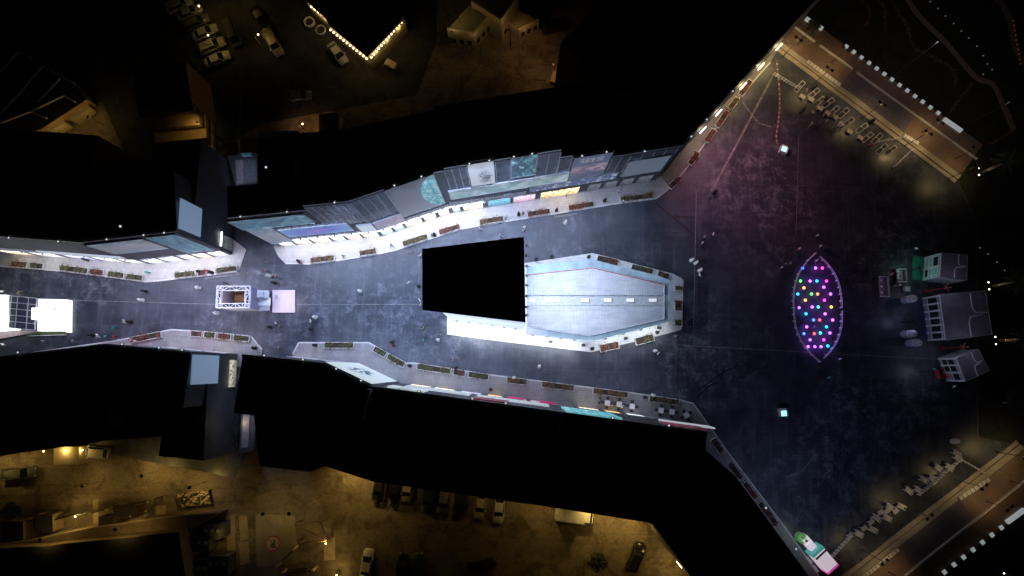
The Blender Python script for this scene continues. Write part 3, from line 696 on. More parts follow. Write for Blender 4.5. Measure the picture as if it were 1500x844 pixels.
for px in (780, 803, 815, 857, 890, 923, 956):
    p = P(px, 440, HA + 0.3); big = 1.15 if px in (803, 857, 890, 923, 956, 815) else 0.6
    o = MB().box((0, 0, 0.15), (big, 0.5, 0.3)).build('skylight', emis('skylight_glow', (0.92, 0.96, 1.0), 0.4), ch, p)
    MB().box((0, 0, 0.05), (big + 0.12, 0.62, 0.1)).build('skylight_kerb', ALU, o)
for py in (360, 375, 390, 404, 418, 434, 450, 462):
    p = P(769, py, HC)
    o = MB().box((0.25, 0, 0.12), (0.4, 0.3, 0.18)).build('floodlight', STEEL, ch, (p.x, p.y, HC))
    MB().lathe([(0, 0), (0.07, 0.02), (0.06, 0.1), (0, 0.12)], 8, (0.35, 0, 0.22)).build('lamp_lens', emis('lamp_dim', (0.7, 0.8, 1.0), 0.6), o)
    if py in (375, 404, 434, 462): lamp('SPOT', 'roof_flood_light', (p.x + 0.9, p.y, HC - 0.4), 5200, (0.76, 0.87, 1.0) if py < 420 else (0.80, 0.78, 1.0), None, (p.x + 10, p.y + 1, HA), 80, 1.0, 0.2)
for px, py in ((806,501),(854,506),(916,496),(965,481)):
    p = P(px, py, 0.13); o = MB().box((0, 0, 0.5), (0.5, 0.4, 1.0)).build('vent_box', BLACKMETAL, ch, p)
DL = emis('downlight_lens', (0.9, 0.95, 1.0), 2.0)
def downlights(A_, B_, n, z, power, off=0.9):
    u_ = (B_ - A_).normalized(); n_ = Vector((u_.y, -u_.x, 0))
    for i in range(n):
        p = A_ + (B_ - A_) * ((i + 0.5) / n)
        o = MB().box((0, 0, 0), (0.5, 0.22, 0.14)).build('downlight', STEEL, ch, (p.x + n_.x*0.12, p.y + n_.y*0.12, z), math.atan2(u_.y, u_.x)); MB().box((0, 0, -0.1), (0.4, 0.16, 0.04)).build('lamp_lens', DL, o)
        lamp('SPOT', 'down_light', (p.x + n_.x*off, p.y + n_.y*off, z - 0.1), power, (0.9, 0.95, 1.0), None, (p.x + n_.x*(off + 0.7), p.y + n_.y*(off + 0.7), 0), 95, 0.7, 0.2)
downlights(tall[3], tall[2], 6, 4.2, 950)
downlights(Vector((hexo[7].x, hexo[7].y, 0)), Vector((hexo[6].x, hexo[6].y, 0)), 4, 4.0, 650); downlights(Vector((hexo[5].x, hexo[5].y, 0)), Vector((hexo[4].x, hexo[4].y, 0)), 4, 4.0, 420)

# ================================================================== TERRACES
def terrace(label, edge_in, edge_out, z=0.45):
    pass
NE_IN = [(1139,69),(1401,264)]; NE_OUT = [(1178,26),(1437,213)]
def terr(name, pin, pout):
    a, b = PP(pin); c, d = PP(pout)
    o = struct(MB().prism([(a.x, a.y), (b.x, b.y), (d.x, d.y), (c.x, c.y)], 0, 0.42).build(name, TERRACE))
    dd = b - a; n = int(dd.length / 3.0)
    nn = Vector((-dd.y, dd.x, 0)).normalized()
    for i in range(n):
        q = a + dd * ((i + 0.5) / n) + nn * (0.45 if (c - a).dot(nn) > 0 else -0.45)
        MB().box((0, 0, 0), (dd.length / n - 0.04, 0.9, 0.06)).build('coping_stone', STONE, o, (q.x, q.y, 0.455), math.atan2(dd.y, dd.x))
        q = a + dd * ((i + 0.5) / n) - nn * (0.35 if (c - a).dot(nn) > 0 else -0.35)
        MB().box((0, 0, 0), (dd.length / n - 0.04, 0.7, 0.2)).build('step_stone', STONE, o, (q.x, q.y, 0.1), math.atan2(dd.y, dd.x))
    return o
tne = terr('terrace', [(1139,69),(1401,264)], [(1178,26),(1437,213)])
tse = terr('terrace', [(1492,650),(1234,851)], [(1560,700),(1300,900)])
MAT = mat('purple_deck', (0.115, 0.098, 0.135), 0.8, var=0.15, scale=0.8)
def deck(t, quad, nx, ny, z):
    a, b, c, d = PP(quad, z)
    for i in range(nx):
        for j in range(ny):
            f = lambda u, v: (a.lerp(b, u)).lerp(d.lerp(c, u), v)
            e = 0.012
            pts = [f(i/nx + e/ny, j/ny + e), f((i+1)/nx - e/ny, j/ny + e), f((i+1)/nx - e/ny, (j+1)/ny - e), f(i/nx + e/ny, (j+1)/ny - e)]
            MB().prism([(p.x, p.y) for p in pts], z, z + 0.05 + random.uniform(0, 0.008)).build('deck_panel', MAT, t)
deck(tne, [(1247,103),(1339,172),(1322,197),(1227,128)], 7, 3, 0.424)
deck(tse, [(1318,789),(1401,726),(1425,757),(1333,831)], 6, 3, 0.424)
def low_wall(t, pts, name='low_rail'):
    q = PP(pts, 0.42)
    for a, b in zip(q, q[1:]):
        d = b - a
        MB().box((0, 0, 0.2), (d.length, 0.22, 0.4)).build(name, OFFWHITE, t, ((a + b) / 2), math.atan2(d.y, d.x))
low_wall(tne, [(1162,39),(1193,62)]); low_wall(tne, [(1200,67),(1248,102)]); low_wall(tne, [(1254,107),(1386,203),(1430,234)])
low_wall(tse, [(1324,843),(1500,704)])
PIERCAP = emis('brightened_white_cap', (0.80, 0.90, 0.92), 0.26)  # faint emission lifts white caps and parapet blocks out of the dark
def piers(a, b, n, lab, grp):
    A, B_ = P(*a, 0.42), P(*b, 0.42); d = B_ - A; rz = math.atan2(d.y, d.x)
    for i in range(n):
        o = thing('stone_pier', '%s %s' % (ORD[i], lab), 'pier', A + d * (i / (n - 1)), rz, grp)
        MB().box((0, 0, 0.2), (0.54, 0.54, 0.4)).build('shaft', OFFWHITE, o)
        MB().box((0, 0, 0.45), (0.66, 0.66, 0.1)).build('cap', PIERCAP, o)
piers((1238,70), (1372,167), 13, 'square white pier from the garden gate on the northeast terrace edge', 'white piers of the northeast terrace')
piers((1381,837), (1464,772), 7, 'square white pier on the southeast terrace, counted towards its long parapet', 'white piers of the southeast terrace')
def longslab(a, b, lab, n=4):
    A, B_ = P(*a, 0.42), P(*b, 0.42); d = B_ - A; rz = math.atan2(d.y, d.x)
    o = thing('parapet', lab, 'parapet', A, rz)
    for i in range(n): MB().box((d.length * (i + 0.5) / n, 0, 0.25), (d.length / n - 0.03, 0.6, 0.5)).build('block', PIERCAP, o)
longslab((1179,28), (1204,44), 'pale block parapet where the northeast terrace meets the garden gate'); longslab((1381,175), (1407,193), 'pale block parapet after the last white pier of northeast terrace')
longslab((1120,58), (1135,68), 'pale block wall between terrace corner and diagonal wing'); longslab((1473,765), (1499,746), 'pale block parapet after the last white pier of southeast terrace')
def slat_bench(a, b, n, lab):
    A, B_ = P(*a, 0.42), P(*b, 0.42); d = B_ - A; rz = math.atan2(d.y, d.x)
    o = thing('slatted_bench', lab, 'bench', A, rz); st = d.length / n
    for i in range(n):
        for k in (0.22, 0.62): MB().box((st * (i + k), 0, 0.43), (st * 0.30, 0.62, 0.06)).build('slat', WHITE, o)
    MB().box((d.length / 2, 0.18, 0.36), (d.length, 0.08, 0.08)).build('rail', STEEL, o); MB().box((d.length / 2, -0.18, 0.36), (d.length, 0.08, 0.08)).build('rail', STEEL, o)
    for i in range(0, n + 1, 3): MB().box((min(st * i + 0.1, d.length - 0.1), 0, 0.16), (0.1, 0.5, 0.32)).build('leg', STEEL, o)
slat_bench((1181,91), (1230,127), 11, 'long white slatted bench behind the step of northeast terrace')
slat_bench((1322,199), (1344,212), 5, 'short white slatted bench at the end of the purple deck, northeast terrace')
slat_bench((1262,845), (1315,803), 11, 'long white slatted bench beside the southeast terrace step')
slat_bench((1403,730), (1448,701), 8, 'white slatted bench between purple deck and the corner of southeast terrace')

def street_lamp(px, py, h, lab, grp, power, rz, z0=0.0, col=(1.0, 0.72, 0.30)):
    p = P(px, py, z0); o = thing('street_lamp', lab, 'street lamp', p, rz, grp)
    MB().tube((0,0,0), (0,0,0.5), 0.12, 0.09).tube((0,0,0.5), (0,0,h), 0.06, 0.045).build('pole', BLACKMETAL, o)
    for s_ in (-1, 1):
        a = MB().tube((0,0,h-0.1), (s_*0.45,0,h), 0.03).build('arm', BLACKMETAL, o)
        hd = MB().lathe([(0.28, 0.0), (0.30, 0.06), (0.12, 0.2), (0.0, 0.22)], 10, (s_*0.5, 0, h)).build('lamp_head', BLACKMETAL, o)
        MB().lathe([(0.0, -0.08), (0.2, -0.06), (0.25, 0.0)], 10, (s_*0.5, 0, h - 0.01)).build('lamp_lens', LAMPGOLD, hd)
    lamp('SPOT', 'lamp_light', (p.x, p.y, z0 + h - 0.25), power, col, None, (p.x, p.y, 0), 112, 1.0, 0.2)
NEL = 'black double-headed lamp post along the step of the northeast terrace'; SEL = 'black double-headed lamp post along the step of the southeast terrace'
for i_, (px, py, pw) in enumerate(((1146,84,640),(1189,126,950),(1262,174,760),(1325,214,920),(1388,262,480))): street_lamp(px, py, 6.6, ORD[i_] + ' double-headed lamp post from the diagonal wing, northeast terrace step', 'lamp posts of the northeast terrace', pw, R(-37))
for i_, (px, py, pw) in enumerate(((1458,662,600),(1399,703,560),(1324,744,430),(1262,806,320))): street_lamp(px, py, 6.6, ORD[3 - i_] + ' double-headed lamp post from the food kiosk, southeast terrace step', 'lamp posts of the southeast terrace', pw, R(37))
for px, py, pw in ((1168,66,270),(1218,92,360),(1350,194,380),(1400,232,120)): street_lamp(px, py, 5.0, 'black double-headed lamp post standing on the northeast terrace paving', 'lamps on the northeast terrace paving', pw, R(-37), 0.42, (1.0, 0.64, 0.28))
for px, py, pw in ((1445,735,260),(1302,838,260),(1480,705,110)): street_lamp(px, py, 5.0, 'black double-headed lamp post standing on the southeast terrace paving', 'lamps on the southeast terrace paving', pw, R(37), 0.42, (1.0, 0.64, 0.28))

# ================================================================== DECK CHAIRS, TABLES, BARRIERS
CANVAS = mat('white_canvas', (0.60, 0.60, 0.62), 0.8, var=0.08); CANVAS2 = mat('grey_canvas', (0.07, 0.07, 0.08), 0.8, var=0.1)
TABLEP = mat('pale_table_top', (0.50, 0.47, 0.47), 0.6, var=0.1)
def mk_deck(lab, grp, mt):
    o = thing('deck_chair', lab, 'deck chair', (0,0,0), 0, grp)
    for s_ in (-0.36, 0.36):
        MB().tube((-1.0, s_, 0.05), (0.85, s_, 0.85), 0.045, n=6).build('frame_rail', WHITE, o)
        MB().tube((0.75, s_*0.9, 0.03), (-0.35, s_*0.9, 0.75), 0.045, n=6).build('leg', WHITE, o)
    for x, z in ((-1.0, 0.05), (0.85, 0.85), (0.05, 0.52)): MB().tube((x, -0.36, z), (x, 0.36, z), 0.045, n=6).build('crossbar', WHITE, o)
    m = MB(); pr = [(-0.72, 0.2), (-0.45, 0.19), (-0.1, 0.3), (0.3, 0.52), (0.7, 0.83)]
    for (x0, z0), (x1, z1) in zip(pr, pr[1:]):
        m.face([(x0,-0.29,z0),(x1,-0.29,z1),(x1,0.29,z1),(x0,0.29,z0)]); m.face([(x0,-0.29,z0-0.02),(x0,0.29,z0-0.02),(x1,0.29,z1-0.02),(x1,-0.29,z1-0.02)])
    m.build('sling', mt, o)
    return o
dn = mk_deck('white-framed deck chair in the row below the northeast terrace step', 'deck chairs by the northeast terrace', CANVAS2)
ds = mk_deck('white-framed deck chair in the row below the southeast terrace step', 'deck chairs by the southeast terrace', CANVAS)
def place(proto, spots, lab=None):
    for i, (px, py, a) in enumerate(sorted(spots)):
        o = proto if i == 0 else copy_tree(proto)
        if lab: o['label'] = ORD[i] + ' ' + lab
        p = P(px, py); o.location = (p.x, p.y, 0.009); o.rotation_euler[2] = R(a)
place(dn, [(px, py, 38 + random.uniform(-9, 9)) for px, py in ((1191,138),(1199,150),(1212,152),(1220,164),(1234,167),(1241,180),(1261,189),(1269,202),(1283,204),(1290,219),(1303,221),(1170,128))], 'white-framed dark deck chair from the diagonal wing, northeast row')
place(ds, [(px, py, 150 + random.uniform(-9, 9)) for px, py in ((1399,664),(1372,685),(1351,702),(1329,718),(1388,684),(1364,701),(1343,717),(1318,741),(1302,742),(1297,758),(1282,758),(1277,775),(1256,781),(1401,670))], 'white-framed deck chair from the food kiosk, southeast row')
def mk_table(lab, grp):
    o = thing('low_table', lab, 'table', (0,0,0), 0, grp)
    MB().box((0,0,0.42), (1.0,0.7,0.06)).build('table_top', TABLEP, o)
    for x in (-0.42, 0.42):
        for y in (-0.28, 0.28): MB().box((x, y, 0.195), (0.07, 0.07, 0.39)).build('leg', WHITE, o)
    return o
place(mk_table('pale low table between the deck chairs of the northeast row', 'tables of the northeast deck chair row'), [(px, py, -38 + random.uniform(-12, 12)) for px, py in ((1174,143),(1187,147),(1200,160),(1211,167),(1222,173),(1231,183),(1243,194),(1259,203))], 'pale low table from the diagonal wing among northeast deck chairs')
place(mk_table('white low table between the deck chairs of the southeast row', 'tables of the southeast deck chair row'), [(px, py, 32 + random.uniform(-12, 12)) for px, py in ((1297,748),(1274,764),(1264,773),(1243,784),(1310,748),(1288,750))], 'white low table from the food kiosk among southeast deck chairs')
def barrier(a, b, lab, hgt=0.95):
    A, B_ = P(*a), P(*b); d = B_ - A; rz = math.atan2(d.y, d.x); L_ = d.length
    o = thing('picket_fence', lab, 'fence', (A.x, A.y, 0.009), rz); n = max(2, int(L_ / 0.55))
    for i in range(n + 1): MB().box((L_ * i / n, 0, hgt/2), (0.1, 0.16, hgt)).build('picket', WHITE, o)
    for z in (0.3, hgt - 0.1): MB().box((L_/2, 0, z), (L_, 0.06, 0.1)).build('rail', WHITE, o)
barrier((1132,110),(1168,131), 'white picket fence leading from diagonal wing to the northeast deck chairs')
barrier((1284,209),(1320,203), 'white picket fence crossing from the northeast deck chairs to the terrace step')
barrier((1308,245),(1332,222), 'white picket fence at the far end of the northeast deck chair row')
barrier((1217,813),(1243,785), 'white picket fence between the pink food kiosk and southeast deck chairs'); barrier((1343,724),(1404,672), 'long white picket fence behind the southeast deck chairs')
barrier((1404,672),(1437,691), 'short white picket fence running up to the southeast terrace step')

# ================================================================== LIGHTED OVAL on the plaza
ov = thing('light_oval', 'pointed oval ring fence filled with coloured lamps on dark plaza', 'light installation')
cen = P(1195, 451)
def ovp(t, z=0.0, k=1.0):
    ang = t * 2 * math.pi; s_ = math.sin(ang); c_ = math.cos(ang)
    s_ = 1 - abs(((t * 4) % 4) - 1) if (t * 4) % 4 <= 2 else abs(((t * 4) % 4) - 3) - 1
    px = 1195 + 35 * k * (1 - abs(s_) ** 2.8) * (1 if c_ >= 0 else -1) + 3 * s_; py = 451 + 79 * k * s_
    return P(px, py, z)
NS = 64
ringpts = [ovp(i / NS) for i in range(NS)]
for i in range(NS):
    a, b = ringpts[i], ringpts[(i + 1) % NS]
    if i in (0, 15, 48): continue
    MB().tube((a.x, a.y, 0.95), (b.x, b.y, 0.95), 0.06, n=6).tube((a.x, a.y, 0.5), (b.x, b.y, 0.5), 0.04, n=6).build('rail', WHITE, ov)
for i in range(0, NS, 2):
    a = ringpts[i]; MB().box((a.x, a.y, 0.5), (0.12, 0.12, 1.0)).build('post', WHITE, ov)
PADM = mat('stage_pad', (0.05, 0.045, 0.075), 0.5, var=0.3, scale=1.0)
MB().prism([(p.x, p.y) for p in [ovp(i / NS, 0, 0.94) for i in range(NS)]], 0.0, 0.06).build('floor_pad', PADM, ov)
LEDC = {'b': (0.08, 0.30, 1.0), 'p': (0.80, 0.22, 1.0), 'm': (1.0, 0.08, 0.62), 'g': (0.12, 0.9, 0.14), 'c': (0.04, 0.62, 1.0), 'y': (1.0, 0.60, 0.10), 'r': (1.0, 0.12, 0.12), 'o': (1.0, 0.38, 0.12), 'v': (0.45, 0.2, 1.0), 't': (0.1, 0.9, 0.75)}
leds = [(1175,393,'b'),(1194,393,'p'),(1204,393,'m'),(1172,412,'g'),(1186,412,'p'),(1196,412,'c'),(1210,412,'m'),(1177,422,'y'),(1206,421,'p'),(1168,431,'c'),(1188,431,'g'),(1197,431,'o'),(1216,431,'p'),
        (1179,440,'y'),(1207,440,'m'),(1170,451,'v'),(1189,450,'p'),(1198,450,'t'),(1217,450,'y'),(1180,460,'c'),(1208,460,'p'),(1191,469,'b'),(1200,469,'r'),(1219,469,'p'),(1181,479,'p'),(1210,479,'c'),
        (1177,489,'b'),(1192,489,'r'),(1201,488,'t'),(1215,488,'p'),(1183,508,'p'),(1193,508,'v'),(1202,508,'p'),(1212,507,'c'),(1186,498,'v'),(1206,498,'m')]
for px, py, k in leds:
    p = P(px, py, 0.06); o = MB().lathe([(0.32, 0), (0.32, 0.1), (0.26, 0.14)], 14).build('lamp_base', BLACKMETAL, ov, p)
    MB().lathe([(0.25, 0.14), (0.23, 0.23), (0.12, 0.30), (0.0, 0.32)], 14).build('lamp_dome', emis('led_' + k, LEDC[k], 1.9), o, smooth=True)
    lamp('POINT', 'led_light', (p.x, p.y, 0.62), 20.0, tuple(0.5 * a + 0.5 * b for a, b in zip(LEDC[k], (0.14, 0.04, 1.0))), None, rad=0.2)

# display boxes
def display(px, py, lab, rz):
    p = P(px, py); o = thing('display_box', lab, 'display', p + Vector((0,0,0.009)), rz)
    MB().box((0,0,0.55), (1.25,1.25,1.1)).build('cabinet', OFFWHITE, o)
    s_ = MB().box((-0.1,-0.1,1.13), (0.85,0.85,0.05)).build('screen', emis('screen_teal', (0.35, 0.9, 0.9), 1.6), o)
    MB().box((0.5,0.5,1.2), (0.2,0.2,0.2)).build('beacon', BLACKMETAL, o)
display(1146, 221, 'white cabinet with glowing teal top at the end of the dotted cable cover', R(-20)); display(1145, 604, 'white cabinet with glowing teal top alone on south plaza', R(5))
cc = thing('cable_cover', 'curving dotted red and white cable cover across the northeast plaza', 'cable cover')
pts = [(1138,88),(1139,104),(1141,122),(1142,140),(1142,160),(1140,180),(1137,198),(1138,212)]
q = PP(pts); seglen = 0.42; acc = []
for a, b in zip(q, q[1:]):
    n = max(1, int((b - a).length / seglen))
    for i in range(n): acc.append((a.lerp(b, (i + 0.5) / n), math.atan2(b.y - a.y, b.x - a.x)))
CC1 = mat('cover_pale', (0.5, 0.42, 0.42), 0.7); CC2 = mat('cover_red', (0.30, 0.09, 0.09), 0.7)
for i, (p, a) in enumerate(acc): MB().box((0,0,0.035), (0.34,0.24,0.07)).build('cover_segment', CC1 if i % 2 else CC2, cc, (p.x, p.y, 0.009), a)

# ================================================================== EAST KIOSKS
TEALM = mat('teal_front', (0.22, 0.46, 0.45), 0.5, var=0.1); KROOF = mat('kiosk_roof', (0.20, 0.19, 0.22), 0.7, var=0.2, scale=0.8); KWALL = mat('kiosk_wall', (0.30, 0.29, 0.32), 0.6)
def kiosk(roof, z, lab, front, nwin, side_lines):
    tp = PP(roof, z); c = sum(tp, Vector()) / 4
    o = thing('kiosk', lab, 'kiosk', (c.x, c.y, 0.009)); lo = [Vector((p.x - c.x, p.y - c.y, 0)) for p in tp]   # NW NE SE SW
    MB().prism([(p.x, p.y) for p in lo], 0, z - 0.009).build('wall', front, o)
    r = MB().prism([(p.x * 0.97, p.y * 0.97) for p in lo], z - 0.006, z + 0.06).build('roof', KROOF, o)
    for a, b in ((0, 1), (1, 2), (2, 3), (3, 0)): MB().tube(lo[a] + Vector((0,0,z)), lo[b] + Vector((0,0,z)), 0.10, n=6).build('roof_edge', WHITE if b == 0 or a == 3 else STEEL, o)
    # S-shaped trim on the roof
    cv = bpy.data.curves.new('roof_trim', 'CURVE')
    u = (lo[1] - lo[0]); v = (lo[3] - lo[0])
    for pts in ([(0.66, 0.02), (0.66, 0.34), (0.72, 0.46), (0.98, 0.48)], [(0.55, 0.98), (0.55, 0.66), (0.60, 0.54), (0.86, 0.52)]):
        m = MB(); qq = [lo[0] + u * a + v * b + Vector((0, 0, z + 0.1)) for a, b in pts]
        for a, b in zip(qq, qq[1:]): m.tube(a, b, 0.09, n=6)
        m.build('roof_trim', WHITE, r)
    ff = Facade(Vector((lo[0].x, lo[0].y, 0)), Vector((lo[3].x, lo[3].y, 0)), o)   # west face
    L_ = ff.L
    for a, b, z0, z1 in nwin: ff.panel('window', L_ * a, L_ * b, z0, z1, DARKGLASS, 0.05)
    for a in sorted({x for t in nwin for x in t[:2]} | {0.01, 0.99}): ff.panel('frame_bar', L_ * a - 0.06, L_ * a + 0.06, 0.1, z - 0.05, WHITE, 0.12)
    for zz in sorted({x for t in nwin for x in t[2:]}): ff.panel('frame_bar', 0.02, L_ - 0.02, zz - 0.06, zz + 0.06, WHITE, 0.14)
    if side_lines:
        A_, B_ = (lo[2], lo[3]) if side_lines == 'S' else (lo[0], lo[1])
        fs_ = Facade(Vector((B_.x, B_.y, 0)), Vector((A_.x, A_.y, 0)), o) if side_lines == 'S' else Facade(Vector((B_.x, B_.y, 0)), Vector((A_.x, A_.y, 0)), o)
        for i in range(6): fs_.panel('frame_bar', fs_.L * (i + 0.5) / 6 - 0.05, fs_.L * (i + 0.5) / 6 + 0.05, 0.1, z - 0.1, WHITE, 0.1)
    return o
kiosk([(1379,371),(1417,374),(1416,411),(1376,406)], 4.5, 'teal-fronted kiosk with green mat and grey roof', TEALM, [(0.08,0.5,2.6,4.1),(0.56,0.9,0.6,1.6)], 'S')
kiosk([(1376,432),(1443,426),(1453,490),(1385,498)], 4.5, 'largest grey-roofed kiosk between palms with long window grid', KWALL, [(0.03+0.16*i,0.17+0.16*i,1.4,4.0) for i in range(6)], None)
kiosk([(1400,524),(1433,512),(1449,543),(1414,559)], 4.5, 'small grey-roofed kiosk beside a red bin', KWALL, [(0.05,0.3,0.8,3.9),(0.33,0.6,0.8,3.9),(0.65,0.95,2.2,3.9)], 'N')
gm = MB().prism([(p.x, p.y) for p in PP([(1337,374),(1352,377),(1351,411),(1336,410)])], 0.009, 0.04).build('floor_mat', mat('green_turf', (0.02, 0.22, 0.15), 0.9, var=0.2, scale=3)); tag(gm, 'green mat laid in front of the teal kiosk', 'mat')
bm_ = MB().prism([(p.x, p.y) for p in PP([(1336,440),(1350,438),(1361,499),(1350,500)])], 0.009, 0.14).build('porch_step', mat('blue_step', (0.06, 0.06, 0.14), 0.7)); tag(bm_, 'low dark blue porch step before the largest kiosk', 'step')
def shell(lab, px, py, m, parts):
    o = thing('crate', lab, 'crate', P(px, py) + Vector((0, 0, 0.009)), R(15))
    for s_ in (-1, 1):
        MB().box((s_*0.7, 0, 0.55), (0.1, 1.5, 1.1)).build('side', m, o); MB().box((0, s_*0.7, 0.55), (1.3, 0.1, 1.1)).build('side', m, o)
    MB().box((0, 0, 0.05), (1.28, 1.28, 0.1)).build('bottom', m, o)
shell('open red bin in front of the small kiosk', 1376, 547, REDPAINT, 0)
PILLAR = mat('pale_blue_vinyl', (0.34, 0.42, 0.47), 0.45, var=0.1)
for px, py in ((1322,440),(1322,490),(1329,503)):
    lab = 'pale standing figure-like column with round head before the kiosks'
    o = thing('column_figure', lab, 'column', P(px + 1, py) + Vector((0,0,0.009)), 0, 'pale columns before the kiosks')
    MB().lathe([(0.55,0),(0.6,0.1),(0.6,2.0),(0.5,2.3),(0.35,2.4)], 14).build('body', PILLAR, o, smooth=True)
    MB().lathe([(0.35,2.4),(0.55,2.6),(0.6,2.85),(0.5,3.15),(0.25,3.35),(0,3.4)], 14).build('head', OFFWHITE, o, smooth=True)
    MB().lathe([(0.62,1.95),(0.64,2.1),(0.6,2.15)], 14).build('collar', WHITE, o)
for px, py, tx, ty, lab in ((1357,427,1405,417,'red string-light mast between the teal and the large kiosk'), (1380,510,1414,500,'red string-light mast between the large and the small kiosk')):
    b = P(px, py); o = thing('light_mast', lab, 'mast', b + Vector((0,0,0.009)))
    MB().tube((0,0,0),(0,0,5.2),0.12,0.07).build('pole', REDPAINT, o)
    for k in range(5):
        a = k * 1.26; MB().tube((0,0,5.0),(0.8*math.cos(a),0.8*math.sin(a),5.4),0.05,0.03,6).build('branch', WOOD, o)
    MB().lathe([(0.35,0),(0.35,0.3),(0.2,0.35)],10).build('foot', REDPAINT, o); lamp('POINT', 'mast_light', (b.x, b.y, 8.0), 95, (0.72, 0.68, 1.0), None, rad=0.3)
def cart(px, py, lab, rz, L_=3.4):
    o = thing('ride_cart', lab, 'cart', P(px, py) + Vector((0,0,0.009)), rz)
    MB().box((0,0,0.55),(L_,1.25,0.25)).build('floor', STEEL, o)
    MB().box((0,0.58,0.95),(L_,0.12,0.9)).build('backrest', mat('grey_vinyl',(0.28,0.27,0.31),0.5), o)
    MB().box((0,0.2,0.78),(L_ - 0.3,0.6,0.2)).build('seat', mat('grey_vinyl',(0.28,0.27,0.31),0.5), o)
    for s_ in (-1, 1):
        MB().box((s_*L_/2,0,0.9),(0.1,1.3,0.8)).build('side', WHITE, o)
        for y in (-0.5,0.5): MB().tube((s_*(L_/2-0.5),y-0.08,0.25),(s_*(L_/2-0.5),y+0.08,0.25),0.25,n=12).build('wheel', RUBBER, o)
    for k in range(3): MB().lathe([(0.16,0),(0.2,0.2),(0.14,0.36),(0,0.4)],10,(-L_/2+0.6+k*1.05,-0.4,0.68)).build('lamp_knob', WHITE, o)
cart(1291,421,'long grey bench cart with white end panels west of the kiosks',R(-90)); cart(1316,405,'short grey bench cart beside the long one west of the kiosks',R(-90),2.2)
for px, py, lab in ((1326,424,'white cube seat between carts and the large kiosk'),):
    o = thing('cube_seat', lab, 'seat', P(px, py) + Vector((0,0,0.009))); MB().box((0,0,0.3),(0.8,0.8,0.6)).build('base', OFFWHITE, o); MB().box((0,0,0.65),(0.86,0.86,0.1)).build('cushion', WHITE, o)
pill = thing('float_bench', 'white rounded bench alone near the end of southeast deck chairs', 'bench', P(1396,646) + Vector((0,0,0.009)), R(4))
MB().box((0,0,0.2),(0.9,0.4,0.4)).build('base', OFFWHITE, pill); m = MB(); m.prism([(0.85*math.copysign(abs(math.cos(t))**0.6,math.cos(t)),0.42*math.copysign(abs(math.sin(t))**0.8,math.sin(t))) for t in [i*math.pi/12 for i in range(24)]],0.4,0.55); m.build('seat', WHITE, pill)
lamp('POINT', 'kiosk_light', P(1345, 392, 3.0), 60, (0.5, 1.0, 0.9)); lamp('POINT', 'kiosk_light', P(1335, 470, 3.5), 55, (0.5, 0.5, 1.0)); lamp('POINT', 'kiosk_light', P(1365, 545, 3.5), 60, (0.75, 0.75, 1.0))

# ================================================================== STREET KIOSK WITH TRUSS TOP
tk = thing('truss_booth', 'tall booth topped by a white truss square with pink platform beside it', 'booth')
ZT = 6.0
tp = PP([(317,419),(365,419),(365,451),(317,451)], ZT); c = sum(tp, Vector()) / 4
wx, wy = (tp[1].x - tp[0].x), (tp[0].y - tp[3].y)
tk.location = (c.x, c.y, 0.009)
LILAC = mat('lilac_panel', (0.30, 0.28, 0.42), 0.5, var=0.1); PINKP = mat('pink_platform', (0.62, 0.52, 0.60), 0.55, var=0.06)
for s_, nm_ in ((-1, 'side_wall'), (1, 'side_wall')):
    MB().box((s_*(wx/2-0.1),0,ZT/2-0.2),(0.15,wy,ZT-0.4)).build(nm_, LILAC, tk); MB().box((0,s_*(wy/2-0.1),ZT/2-0.2),(wx-0.4,0.15,ZT-0.4)).build(nm_, WHITE if s_ < 0 else LILAC, tk)
MB().box((0,0,0.1),(wx-0.4,wy-0.4,0.2)).build('floor', WOOD, tk); MB().box((-wx*0.1,0.3,0.7),(wx*0.5,wy*0.3,0.8)).build('counter', BROWNWALL, tk); MB().lathe([(0.4,0.2),(0.4,0.9),(0.3,0.95)],12,(wx*0.25,-wy*0.2,0)).build('stool', BLACKMETAL, tk)
tr = MB(); e = 0.72
def truss(a, b, inn_):
    a, b, i = Vector(a), Vector(b), Vector(inn_); n = max(3, int((b-a).length / 1.0))
    for zz in (ZT - 0.45, ZT): 
        tr.tube((a.x,a.y,zz),(b.x,b.y,zz),0.06,n=6); tr.tube((a.x+i.x,a.y+i.y,zz),(b.x+i.x,b.y+i.y,zz),0.05,n=6)
    for k in range(n):
        p = a.lerp(b, k/n); q2 = a.lerp(b, (k+1)/n) + i
        if k % 2: p, q2 = a.lerp(b, k/n) + i, a.lerp(b, (k+1)/n)
        tr.tube((p.x,p.y,ZT),(q2.x,q2.y,ZT),0.05,n=6); x = a.lerp(b, k/n); tr.tube((x.x,x.y,ZT),(x.x+i.x,x.y+i.y,ZT),0.05,n=6)
hx, hy = wx/2, wy/2
truss((-hx,hy,0),(hx,hy,0),(0,-e,0)); truss((-hx,-hy,0),(hx,-hy,0),(0,e,0)); truss((-hx,-hy,0),(-hx,hy,0),(e,0,0)); truss((hx,-hy,0),(hx,hy,0),(-e,0,0))
tr.build('truss_top', WHITE, tk)
for cx_, cy_, sx_, sy_ in ((0, hy - e/2, wx, e), (0, -hy + e/2, wx, e), (-hx + e/2, 0, e, wy - 2*e), (hx - e/2, 0, e, wy - 2*e)): MB().box((cx_, cy_, ZT - 0.55), (sx_ - 0.06, sy_ - 0.04, 0.06)).build('fascia', BLACKMETAL, tk)
for i, (x0, z0) in enumerate(((hx+0.3, 3.4),(hx+1.0,2.6))): MB().box((x0+0.4, hy*0.45, z0),(0.9, wy*0.35, 0.12), rot=Matrix.Rotation(R(18),3,'Y')).build('awning', STEEL, tk)
